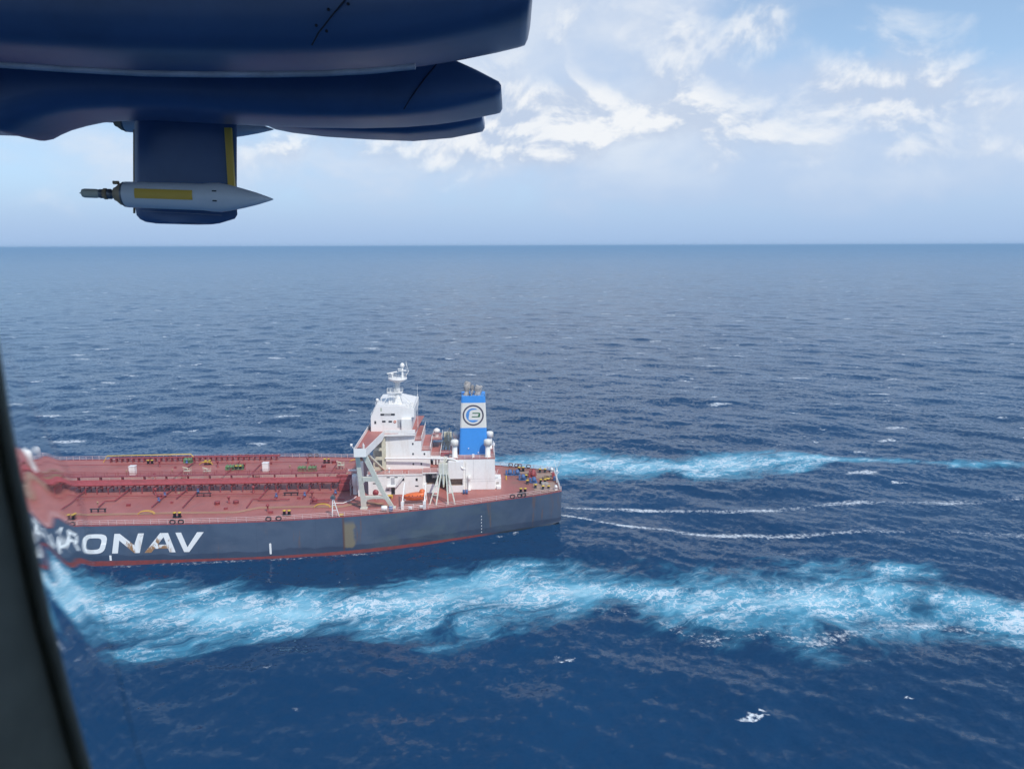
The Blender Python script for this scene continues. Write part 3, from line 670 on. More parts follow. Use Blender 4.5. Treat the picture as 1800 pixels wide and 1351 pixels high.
    part('deck_ventilator', M['white'], blk, lambda b: b.lathe((34.6, -8.5, 20.4), [(.5, 0), (.5, 1.3), (.95, 1.4), (.95, 2.1), (.3, 2.5), (0, 2.5)], 14))
    part('lower_pipe', M['white'], ship, lambda b: b.tube([(48.0, 6.6, 18.15), (38.2, 6.8, 18.1), (29.6, 7.7, 18.0), (28.7, 8.2, 17.7), (27.0, 9.2, 15.7), (26.2, 9.3, 15.5)], .26, 10))
    # wheelhouse with sloped front
    bd = part('bridge_deck', M['deck'], ship, lambda b: b.prism([(53.2, 26.2), (50.4, 26.2), (48.2, 9.4), (47.9, 6.6), (39.8, 6.2), (38.6, -16), (53, -16), (52.9, -2)], lambda x, y: (x, y, 24.93), lambda x, y: (x, y, 25.05)))
    part('bridge_wing', M['white'], ship, lambda b: (
        b.prism([(53.25, 26.5), (50.4, 26.5), (48.2, 9.5), (47.9, 6.7), (39.7, 6.3), (39.7, 5.45), (48.0, 5.45), (53, 5.45)], lambda x, y: (x, y, 24.3), lambda x, y: (x, y, 24.92)),
        b.box(50.35, 53.3, 26.5, 26.62, 23.9, 26.05),
        b.hexa([(50.3, 26.5, 23.9), (50.42, 26.5, 23.9), (48.3, 9.4, 23.9), (48.18, 9.4, 23.9), (50.3, 26.5, 26.05), (50.42, 26.5, 26.05), (48.3, 9.4, 26.05), (48.18, 9.4, 26.05)]),
        b.hexa([(48.18, 9.4, 24.0), (48.3, 9.4, 24.0), (48.0, 6.6, 24.5), (47.9, 6.5, 24.5), (48.18, 9.4, 26.05), (48.3, 9.4, 26.05), (48.0, 6.6, 26.0), (47.9, 6.5, 26.0)]),
        b.box(39.7, 47.9, 6.3, 6.42, 24.8, 26.0),
        b.hexa([(53.2, 26.5, 24), (53.32, 26.5, 24), (53.05, -2, 24), (52.93, -2, 24), (53.2, 26.5, 26.05), (53.32, 26.5, 26.05), (53.05, -2, 26.05), (52.93, -2, 26.05)])), bevel=.04)
    part('wing_searchlight', M['white'], ship, lambda b: (b.tube([(53.5, 25.5, 25.9), (53.9, 25.5, 26.6)], .07), b.lathe((53.7, 25.5, 26.7), [(0, 0), (.35, 0), (.42, .5), (0, .5)], 12, 'x'), b.tube([(51.2, 24.5, 25), (51.2, 24.5, 26.9)], .15), b.box(51.0, 51.5, 23.5, 24.0, 25.05, 26.3)))
    part('wing_console', M['black'], ship, lambda b: (b.box(51.6, 52.6, 25.0, 26.0, 25.06, 25.9), b.box(50.9, 52.8, 23, 25, 25.055, 25.12)))
    wh = part('wheelhouse', M['white'], ship, lambda b: (
        b.prism([(40.8, 25.05), (51.9, 25.05), (51.9, 28.9), (50.5, 32.1), (44.6, 32.3), (40.0, 31.2), (40.0, 28.9), (40.8, 28.9)], lambda x, z: (x, 4.0, z), lambda x, z: (x, -14, z)),
        b.box(40.9, 43.5, 4.0, 5.0, 25.05, 28.6)), bevel=.04)
    for s, z in ((48.35, 27.85), (46.6, 27.8)): win(wh, s, z, 4.0, .95, .5)
    win(wh, 50.7, 27.6, 4.0, .5, .8)
    door(wh, 44.15, 26.1, 4.02, 2.2)
    part('name_board', M['black'], wh, lambda b: b.box(45.3, 49.2, 4.02, 4.1, 29.55, 30.05))
    part('board_letters', M['white'], wh, lambda b: [b.box(46.35 + k * .24, 46.5 + k * .24, 4.1, 4.13, 29.65, 29.95) for k in range(8)])
    part('life_ring', M['orange'], wh, lambda b: b.lathe((45.35, 4.06, 27.75), [(.32, 0), (.36, .06), (.2, .06), (.2, 0)], 14, 'y'))
    part('fire_pipe', M['greenw'], wh, lambda b: b.box(48.9, 49.1, 4.0, 4.06, 30.7, 31.6))
    for k in range(8): part('front_window', M['glass'], wh, lambda b: b.box(51.88, 51.95, 2.6 - k * 2, 4.0 - k * 2 - .2, 27, 28.4))
    railing('roof_railing', [(50.4, 3.8, 32.15), (44.6, 3.8, 32.3), (40.2, 3.8, 31.3)], parent=wh, m='white', r=.04)
    railing('roof_railing', [(51.8, 3.8, 28.9), (52.0, -13, 28.9)], parent=wh, m='white', r=.04)
    railing('roof_railing', [(40.0, 3.8, 31.2), (40.2, -13, 31.2)], parent=wh, m='white', r=.04)
    part('mast_foundation', M['white'], wh, lambda b: b.prism([(43.2, 31.2), (45.9, 31.2), (45.2, 33.6), (44.0, 33.6)], lambda x, z: (x, 1.2, z), lambda x, z: (x, -1.2, z)))
    part('signal_frame', M['white'], wh, lambda b: ([b.beam((49.0, y0, 31.8), (47.4, y0, 34.2), .16) for y0 in (1.5, -1.5)] + [b.beam((47.4, y0, 34.2), (44.6, y0, 34.2), .16) for y0 in (1.5, -1.5)] + [b.beam((x, y0, 32), (x, y0, 34.2), .09) for x in (47, 46.3, 45.7) for y0 in (1.5, -1.5)] + [b.beam((47.4, -1.5, 34.2), (47.4, 1.5, 34.2), .12)]))
    part('roof_equipment', M['white'], wh, lambda b: (b.box(46.2, 47.2, 0, 1, 32, 32.9), b.box(41.3, 42, 2, 3, 31.5, 32.5), b.tube([(50.9, 1, 31.3), (50.9, 1, 32.7)], .1), b.tube([(49.7, -3, 32), (49.7, -3, 33.4)], .12), b.tube([(41, 3.4, 31.4), (41, 3.4, 32.9)], .1)))
    part('satellite_dome', M['white'], wh, lambda b: (b.tube([(50.2, 2, 31.8), (50.2, 2, 33.0)], .09), b.lathe((50.2, 2, 33.0), [(0, 0), (.38, .1), (.45, .45), (.35, .8), (0, .95)], 14)))
    part('whip_antenna', M['white'], wh, lambda b: b.tube([(39.4, 0, 25), (39.3, 0, 37.4)], .07, 5, r2=.03))
    # mast
    ma = part('radar_mast', M['white'], ship, lambda b: (
        b.lathe((44.7, 0, 0), [(.85, 31), (.72, 33.6), (.62, 35.2), (.66, 38), (1.3, 38.25)], 14),
        b.beam((44.4, 0, 35.0), (40.2, 2.2, 31.4), .24), b.beam((44.4, 0, 35.0), (40.6, -2.2, 31.4), .24),
        b.tube([(45.5, .5, 31), (45.35, .4, 38)], .06, 5), b.tube([(45.8, .5, 31), (45.65, .4, 38)], .06, 5)))
    part('mast_platform', M['white'], ma, lambda b: b.box(43.4, 47.6, -1.1, 1.1, 35.1, 35.3))
    railing('platform_railing', [(43.4, 1.1, 35.3), (47.6, 1.1, 35.3), (47.6, -1.1, 35.3), (43.4, -1.1, 35.3)], parent=ma, m='white', post=1, r=.04)
    part('small_radar', M['white'], ma, lambda b: (b.tube([(46.8, 0, 35.3), (46.8, 0, 36.3)], .15), b.box(46.1, 47.5, -.15, .15, 36.3, 36.55)))
    part('mast_head_platform', M['white'], ma, lambda b: b.lathe((44.7, 0, 0), [(.8, 38.0), (1.7, 38.35), (2.6, 38.8), (2.65, 39.25), (2.5, 39.3), (0, 39.3)], 16))
    railing('platform_railing', [(44.7 + 2.5 * math.cos(a), 2.5 * math.sin(a), 39.3) for a in [2 * math.pi * k / 12 for k in range(13)]], parent=ma, m='white', post=2, r=.035)
    part('radar_scanner', M['white'], ma, lambda b: (b.tube([(46.1, .2, 39.3), (46.1, .2, 40.4)], .22), b.box(45.8, 46.4, -.1, .5, 40.3, 40.6), b.beam((47.5, .6, 40.55), (44.8, -.4, 40.95), .25, .16)))
    part('top_pole', M['white'], ma, lambda b: (b.tube([(43.3, 0, 39.3), (43.3, 0, 42.1)], .32, 10, r2=.25), b.box(42.3, 44.4, -.5, .5, 41.2, 41.35), b.box(43.6, 44.5, -.3, .3, 41.6, 41.8), b.beam((42.3, 0, 39.9), (41.5, 0, 41.2), .12), b.beam((41.6, 0, 41.1), (42.3, 0, 43.6), .08), b.beam((42.3, 0, 41.2), (42.2, 0, 43.9), .07), b.beam((41.5, 0, 41.1), (42.6, 0, 41.1), .1)))
    part('satellite_dome', M['white'], ma, lambda b: b.lathe((43.3, 0, 42.0), [(.3, 0), (.62, .35), (.66, .75), (.5, 1.15), (.2, 1.38), (0, 1.42)], 16))
    # wing bracing: web plate with lightening holes, its shade painted as cream, and the tall leg frame
    def web(b):
        # plate built of strips round four holes
        y0, y1 = 6.0, 6.25
        def bar(x0, x1, z0, z1): b.box(x0, x1, y0, y1, z0, z1)
        bar(47.95, 48.9, 14.7, 24.3); bar(48.9, 50.9, 23.1, 24.3); bar(48.9, 51.0, 20.2, 21.0); bar(48.9, 51.0, 17.6, 18.5); bar(48.9, 51.1, 14.7, 15.6); bar(50.7, 51.2, 21.0, 23.1); bar(50.8, 51.3, 18.5, 20.2); bar(50.9, 51.3, 15.6, 17.6)
        b.box(47.95, 51.2, 2.0, 2.2, 14.7, 24.9)
        b.box(47.92, 48.05, 2.2, 6.0, 14.7, 24.9)
    part('wing_web_plate', M['cream'], ship, web)
    P('front_deckhouse', M['cream'], ship, (47.95, 51.6, -13, 2.0, 14.66, 24.9))  # cream instead of white: shade under the wing put into the colour
    def leg_frame(b):
        y0, y1 = 21.2, 21.9
        def quad(pts): b.prism(pts, lambda x, z: (x, y0 + (z - 9) / 15 * 3.0, z), lambda x, z: (x, y1 + (z - 9) / 15 * 3.0, z))
        quad([(52.7, 9), (51.35, 9), (51.35, 11.0), (51.9, 17.3), (52.2, 24.2), (53.3, 24.2), (52.7, 12)])
        quad([(45.2, 9), (44.1, 9), (46.8, 14.5), (50.3, 23.9), (51.7, 23.9), (48.0, 14.5)])
        y0 += .004; y1 -= .004
        quad([(51.45, 12.5), (51.4, 10.6), (50.9, 11.5), (49.9, 11.8), (47.2, 11.8), (46.3, 11.5), (45.5, 10.6), (46.1, 12.5)])
        quad([(51.85, 17.9), (51.8, 16.2), (51.2, 16.7), (48.9, 16.7), (47.8, 16.2), (48.4, 17.9)])
    part('wing_leg_frame', M['frame'], ship, leg_frame, bevel=.05)
    part('leg_foot', M['frame'], ship, lambda b: (b.box(51.1, 52.9, 20.9, 22.1, DZ - .03, 9.35), b.box(43.9, 45.4, 20.9, 22.1, DZ - .03, 9.35)))
    part('sloping_brace', M['cream'], ship, lambda b: (b.beam((50.9, 22.5, 23.9), (48.6, 6.3, 15), .5, .6)))
    # forward tanks and fittings
    part('white_tank', M['white'], ship, lambda b: (b.lathe((55.9, 9, DZ), [(.75, 0), (.75, 2.4), (.9, 2.45), (.9, 5.0), (.8, 5.4), (0, 5.6)], 14), b.tube([(57.6, 9, 15.6), (55.0, 9, 15.6), (54.2, 9, 16.2)], .3)))
    part('white_cabinet', M['white'], ship, lambda b: (b.box(53.4, 55.0, 10.3, 11.5, 12, 18.5), b.box(53.5, 54.9, 10.4, 11.4, DZ, 12)))
    railing('small_cage', [(57.2, 10, DZ), (57.2, 8, DZ), (54.6, 8, DZ)], h=3.8, rows=4, post=1.2, m='white', r=.04)
    part('white_loop_pipe', M['white'], ship, lambda b: b.tube([(60.8, 17.6, 9.3), (57.9, 17.6, 9.3), (55.9, 14.8, 9.3), (55.2, 13.0, 9.5)], .1, 6))
    part('hose_reel', M['red'], ship, lambda b: (b.lathe((50.0, 13, 10.6), [(0, 0), (.8, 0), (.8, .5), (0, .5)], 14, 'y'), b.box(49.7, 50.3, 12.8, 13.6, DZ, 10)))
    railing('deckhouse_railing', [(52.6, 14.5, DZ), (46.9, 14.5, DZ)], h=1.2, m='white', r=.04)
    part('yellow_step', M['yellow'], ship, lambda b: (b.box(45.6, 46.9, 12.4, 13.6, 9.6, 9.7), b.box(45.6, 45.8, 12.4, 13.6, DZ, 9.6), b.box(46.7, 46.9, 12.4, 13.6, DZ, 9.6)))
    part('yellow_step', M['yellow'], ship, lambda b: b.box(56.5, 57.6, 26.0, 26.9, DZ, 9.35))
    for s, p, L_ in ((52.5, 17.2, 5), (50.5, 18.8, 4)):
        part('deck_hose', M['tan'], ship, lambda b: b.tube([(s + 4 - i * .7, p + .7 * math.sin(i * .7), 9.1) for i in range(14)], .09, 6))
    # pilot davit near the rail
    part('pilot_davit', M['white'], ship, lambda b: (b.beam((59.0, 27.4, DZ), (58.8, 27.2, 13.6), .22), b.beam((57.3, 27.4, DZ), (58.6, 27.2, 13.6), .2), b.beam((58.9, 27.3, 10.6), (57.8, 27.3, 10.6), .14), b.beam((58.85, 27.3, 12), (58.2, 27.3, 12), .12)))
    part('davit_head', M['steel'], ship, lambda b: (b.box(58.1, 59.3, 26.9, 27.6, 13.6, 14.1), b.box(58.4, 59.0, 26.9, 27.9, 14.1, 14.5)))

    # ---- low houses by the casing
    h1 = P('side_house', M['white'], ship, (33.7, 37.79, 9.1, 9.35, DZ, 11.4), (33.7, 33.95, -2, 9.1, DZ, 14.5), (33.5, 37.79, -2, 9.6, 14.5, 14.9), (37.0, 37.79, 3, 9.1, DZ, 14.5))
    P('house_deck', M['deck'], h1, (33.5, 37.75, -2, 9.55, 14.903, 14.95))
    P('inner_deck', M['concrete'], h1, (33.96, 36.9, -2, 9.05, 11.0, 11.1))
    part('white_drum', M['white'], h1, lambda b: b.lathe((34.6, 5.6, 12.6), [(0, -.8), (.5, -.8), (.5, .8), (0, .8)], 14, 'x'))
    railing('house_railing', [(37.7, 9.5, 14.95), (33.6, 9.5, 14.95)], parent=h1, m='white', h=1, r=.04)
    h2 = P('side_house', M['white'], ship, (26.7, 30.8, 8.9, 9.15, DZ, 10.9), (26.7, 26.95, 7.1, 8.9, DZ, 12.8), (26.7, 30.8, 7.1, 9.15, 12.8, 17.5), (30.55, 30.8, -2, 8.9, DZ, 12.8), (26.95, 30.5, 7.1, 8.89, 10.6, 10.7))
    P('inner_deck', M['concrete'], h2, (26.96, 30.5, 7.15, 8.88, 10.71, 10.8), (26.96, 30.5, 7.12, 7.2, 10.8, 12.7))
    P('passage_deck', M['deck'], ship, (30.82, 33.69, -2, 8.6, 14.4, 14.6))
    P('passage_bulkhead', M['white'], ship, (30.82, 33.69, -2.2, -2.0, DZ, 17.5), (31.9, 33.3, 4.6, 5.6, 14.6, 16.9))
    railing('passage_railing', [(33.69, 8.6, 14.6), (30.82, 8.6, 14.6)], h=1, m='white', r=.04)
    part('upper_walkway', M['redpipe'], ship, lambda b: b.box(30.8, 35.8, -4, 3.0, 17.32, 17.45))
    part('walkway_girder', M['white'], ship, lambda b: (b.box(30.8, 35.8, 3.02, 3.2, 16.9, 17.5), [b.box(31.1 + k * .9, 31.5 + k * .9, 2.9, 3.0, 15.2, 16.6) for k in range(5)]))
    part('machinery', M['steel'], ship, lambda b: (b.lathe((32.2, 4, 14.6), [(0, 0), (.5, 0), (.5, 1.1), (.2, 1.3), (0, 1.3)], 10), b.box(31.2, 31.9, 6, 7, 14.6, 15.7), b.box(32.9, 33.4, 6.5, 7.4, 14.6, 15.4)))
    # ---- engine casing
    cs = P('engine_casing', M['white'], ship, (18.1, 30.5, -8, 7.0, DZ, 17.7), bevel=.04)
    P('casing_top_deck', M['deck'], cs, (18.0, 30.7, -8.1, 7.1, 17.703, 17.78))
    railing('casing_railing', [(30.4, 7.0, 17.78), (18.1, 7.0, 17.78), (18.1, -8, 17.78)], parent=cs, m='white', r=.04)
    part('panel_seam', M['door'], cs, lambda b: (b.box(18.1, 26.7, 7.0, 7.02, 11.3, 11.36), b.box(18.1, 26.7, 7.0, 7.02, 12.0, 12.04), b.box(24.0, 24.05, 7.0, 7.02, 12, 17.6)))
    part('drain_pipe', M['white'], cs, lambda b: (b.lathe((25.2, 7.5, DZ), [(.42, 0), (.42, .7), (.3, .75), (.3, 3.0), (.42, 3.1), (.42, 4.2), (0, 4.3)], 12), b.tube([(26.1, 7.2, DZ), (26.1, 7.2, 17)], .06, 5)))
    ext = P('casing_annex', M['white'], cs, (16.4, 18.09, 2, 6.3, 9.0, 11.8), (16.6, 17.6, 6.3, 6.9, DZ, 9.8), bevel=.03)
    part('ladder', M['white'], cs, lambda b: (b.beam((18.0, 6.2, 12), (17.2, 6.2, 14.5), .1), b.box(16.9, 17.9, 5.5, 6.4, 12.7, 12.8), b.beam((17.9, 6.5, 11.9), (17.9, 6.5, 14.2), .12)))
    P('annex_opening', M['soot'], ext, (17.0, 17.8, 6.28, 6.32, 10.2, 10.9))
    part('blue_drum_stack', M['bluew'], ship, lambda b: [b.lathe((25.9 + i * .75, 10.6, DZ), [(0, 0), (.33, 0), (.33, 1.1), (0, 1.1)], 10) for i in (0, 1)])
    for s, p in ((29.1, 5.0), (20.0, 5.0), (28.8, -4.6), (19.3, -4.4)):
        v = part('ventilator', M['white'], cs, lambda b: b.lathe((s, p, 17.75), [(.85, 0), (.85, .12), (.72, .15), (.72, 3.4)], 16))
        part('mushroom_cap', M['fwhite'], v, lambda b: b.lathe((s, p, 17.75), [(.72, 3.3), (1.08, 3.32), (1.08, 4.5), (.98, 4.8), (.6, 4.98), (0, 5.02)], 18))
    part('casing_lamp', M['white'], cs, lambda b: b.box(23.7, 24.3, 5, 5.5, 17.78, 18.6))
    part('casing_ladder_cage', M['white'], cs, lambda b: [b.beam((18.3, y0, 17.8), (18.3, y0, 20.8), .1) for y0 in (-1, 0, 4.4)] + [b.box(17.9, 18.5, -1, 0, 19.6, 20.2)])
    # ---- funnel
    def band(z0, z1, m, name, par):
        def ed(z): t = (z - 17.7) / 16.6; return 20.0 + .5 * t, 28.0 - .85 * t, 3.0 - .25 * t * 0, -6 + .8 * t
        def f(b):
            q0, q1 = ed(z0), ed(z1)
            def outline(q_, z):
                s0, s1, p1, p0 = q_; c_ = .5
                return [(s0 + c_, p1, z), (s1 - c_, p1, z), (s1 - .15, p1 - .15, z), (s1, p1 - c_, z), (s1, p0 + c_, z), (s1 - c_, p0, z), (s0 + c_, p0, z), (s0, p0 + c_, z), (s0, p1 - c_, z), (s0 + .15, p1 - .15, z)]
            a_, c_ = outline(q0, z0), outline(q1, z1); n_ = len(a_)
            b.add(a_ + c_, [(i, (i + 1) % n_, n_ + (i + 1) % n_, n_ + i) for i in range(n_)] + [tuple(range(n_))[::-1], tuple(range(n_, 2 * n_))])
        return part(name, M[m], par, f)
    fu = band(17.75, 25.5, 'fblue', 'funnel', ship)
    wb = band(25.5, 32.55, 'fwhite', 'white_band', fu)
    band(32.55, 34.3, 'fblue', 'top_band', fu)
    cx_, cz_ = 23.9, 29.05; k_ = 2.92 / 178
    G = lambda a, b_: (cx_ - (a - 497) * k_, cz_ - (b_ - 677) * k_)
    def flat(b, po, o): b.prism(po, lambda x, z: (x, 3.0 + o, z), lambda x, z: (x, 2.97, z))
    def ring_(b):
        for k in range(48):
            a0, a1 = 2 * math.pi * k / 48, 2 * math.pi * (k + 1) / 48
            flat(b, [(cx_ + r_ * math.cos(a), cz_ + r_ * math.sin(a)) for r_, a in ((2.92, a0), (2.92, a1), (2.50, a1), (2.50, a0))], .03)
    part('emblem_ring', M['ring'], fu, ring_)
    def cshape(b):
        outer = []
        for k in range(25):
            a = math.radians(54 + (360 - 54 - 43 - 0) * k / 24)      # from upper right tip counter-clockwise to lower right tip
            outer.append((497 + 122 * math.cos(a), 677 - 122 * math.sin(a)))
        inner = [(570, 760), (520, 757), (470, 757), (430, 755), (420, 742), (421, 715), (428, 672), (436, 630), (446, 604), (470, 588), (510, 581), (560, 579)]
        # strip between the two curves
        def samp(pts, t):
            L_ = [0]
            for p0, p1 in zip(pts, pts[1:]): L_.append(L_[-1] + math.dist(p0, p1))
            return (float(np.interp(t * L_[-1], L_, [p[0] for p in pts])), float(np.interp(t * L_[-1], L_, [p[1] for p in pts])))
        inner = inner[::-1]
        for k in range(40):
            t0, t1 = k / 40, (k + 1) / 40
            po = [G(*samp(outer, t0)), G(*samp(outer, t1)), G(*samp(inner, t1)), G(*samp(inner, t0))]
            flat(b, po, .035)
    part('emblem_crescent', M['lblue'], fu, cshape)
    part('emblem_bracket', M['lgreen'], fu, lambda b: (flat(b, [G(*p) for p in ((488, 632), (603, 632), (590, 650), (480, 650))], .04), flat(b, [G(*p) for p in ((603, 632), (618, 645), (612, 700), (600, 711), (572, 695), (583, 668), (590, 650))], .04), flat(b, [G(*p) for p in ((476, 695), (572, 695), (600, 711), (470, 711))], .04)))
    for s, p, r, h, tilt in ((25.6, .5, 1.05, 3.7, .5), (22.7, .3, 1.0, 2.4, -.2), (24.2, -2.5, .6, 2.2, .2), (21.9, -2.8, .5, 1.9, -.2), (24.3, 1.6, .25, 1.5, 0)):
        part('exhaust_pipe', M['soot'], fu, lambda b: (b.tube([(s, p, 34.3), (s, p, 34.3 + h * .55), (s - .15, p - .3 * tilt, 34.3 + h * .8), (s - .4, p - .6 * tilt, 34.3 + h)], r, 14, r2=r * .8)))
    railing('funnel_top_rail', [(27, 2.8, 34.3), (20.7, 2.8, 34.3)], h=.55, rows=1, m='black', parent=fu)
    part('funnel_lamp', M['white'], fu, lambda b: [b.box(s - .15, s + .15, 3.0, 3.25, z, z + .2) for s, z in ((25.3, 19.6), (22.6, 18.4))])
    # ---- provision cranes, one each side
    for sg in (1, -1):
        Y = lambda y: sg * y
        cr = part('provision_crane', M['frame'], ship, lambda b: (
            b.beam((35.4, Y(19.5), DZ), (32.7, Y(17.6), 17.5), .30), b.beam((33.7, Y(20.0), DZ), (32.3, Y(17.9), 17.5), .34), b.beam((30.6, Y(19.5), DZ), (31.0, Y(17.9), 17.5), .34), b.beam((28.8, Y(19.4), DZ), (30.7, Y(17.6), 17.5), .30),
            b.beam((34.6, Y(19.3), 11.6), (33.3, Y(19.5), 11.6), .16), b.beam((34.0, Y(18.7), 13.8), (33.0, Y(19), 13.8), .16), b.beam((30.6, Y(19.2), 12), (29.5, Y(19.0), 12), .16)))
        part('crane_house', M['cream'], cr, lambda b: (b.box(30.6, 32.9, Y(17) if sg > 0 else Y(18.2), Y(18.2) if sg > 0 else Y(17), 16.6, 19.6), b.prism([(32.4, 16.6), (31.1, 16.6), (31.6, 13.2), (31.9, 13.2)], lambda x, z: (x, Y(17.2), z), lambda x, z: (x, Y(17.9), z))))
        part('crane_louvre', M['white'], cr, lambda b: [b.box(30.5, 33.0, Y(18.22), Y(18.22) + .05 * sg, 16.7 + k * .3, 16.78 + k * .3) for k in range(10)] + [b.beam((31.8, Y(18.3), 14), (31.8, Y(18.3), 19.8), .16)])
        part('crane_jib', M['cream'], cr, lambda b: (b.beam((31.7, Y(17), 19.2), (31.2, Y(9.6), 18.6), .35), b.beam((31.7, Y(17), 19.6), (31.5, Y(13), 20.2), .2)))
    part('tower_lattice', M['cream'], ship, lambda b: ([b.beam((34.2, -11, 15), (31.6, -11.5, 21.3), .22), b.beam((30.2, -11, 15), (31.2, -11.5, 21.3), .3), b.beam((31.2, -11.5, 21), (31.0, -11.5, 22.3), .25)] + [b.beam((34.0 - k * .37, -11, 15.4 + k * .9), (30.3 + k * .15, -11, 16.0 + k * .9), .12) for k in range(6)]))
    # ---- davits
    for s, d in ((42.1, 1), (36.5, -1)):
        part('lifeboat_davit', M['white'], ship, lambda b: (b.box(s - .35, s + .35, 22.2, 23.0, DZ, 11.0), b.beam((s, 22.6, 10.9), (s, 15.0, 13.6), .3), b.beam((s, 15.2, DZ), (s, 15.2, 13.7), .3), b.beam((s, 22.6, 11.0), (s, 21.6, 11.9), .2), b.box(s - .15, s + .15, 17.0, 20.8, 9.7, 10.0), b.beam((s, 18, DZ), (s, 18, 10), .25)))
    railing('boat_station_railing', [(42, 22.9, DZ), (36.6, 21.9, DZ)], h=1.3, m='white', r=.04)
    # ---- stern fittings
    part('mooring_pad', M['concrete'], ship, lambda b: (b.box(1.2, 7.2, -8, -3, DZ - .04, DZ + .02), b.box(7.6, 10.6, -10.2, -8.2, DZ - .04, DZ + .015), b.box(1.2, 7.3, 1.2, 9, DZ - .04, DZ + .02)))
    part('rope_coil', M['tan'], ship, lambda b: [b.lathe((3.0, -2.0, DZ + .05 + k * .2), [(.9, 0), (1.25, .1), (.9, .2)], 18) for k in range(3)])
    part('yellow_reel', M['yellow'], ship, lambda b: b.lathe((2.8, -1.0, DZ + .3), [(.4, 0), (.7, .15), (.4, .3), (0, .3)], 14))
    part('steering_hatch', M['soot'], ship, lambda b: b.box(3.1, 5.0, 2.9, 4.3, DZ, DZ + .7), bevel=.08)
    for s, p, m in ((.9, -9.0, 'white'), (1.4, 8.4, 'white')):
        part('liferaft_drum', M[m], ship, lambda b: (b.lathe((s, p, DZ + .9), [(0, -.65), (.38, -.6), (.45, 0), (.38, .6), (0, .65)], 12, 'y'), b.box(s - .35, s + .35, p - .4, p + .4, DZ, DZ + .5)))
    part('stern_locker', M['redpipe'], ship, lambda b: b.box(.6, 1.3, -4.6, -3.3, DZ, DZ + 1.3), bevel=.05)
    part('blue_locker', M['bluew'], ship, lambda b: b.box(.6, 1.2, -1.4, -.2, DZ, DZ + 1), bevel=.05)
    part('ensign_staff', M['white'], ship, lambda b: (b.beam((.5, 1.6, DZ), (.45, 1.6, 13.2), .22), b.beam((.4, 1.6, 13), (-.9, 3.2, 17.0), .09), b.box(.2, .8, 1.3, 2.0, 12.2, 12.5), b.beam((.5, 1.6, 12.8), (1.3, 1.6, 15.8), .08), b.beam((.5, 1.6, 11.4), (-.2, 1.6, 12.2), .12)))
    part('yellow_marker_post', M['yellow'], ship, lambda b: b.tube([(14.7, -2, DZ), (14.7, -2, 10.2)], .18, 8))
    return ship


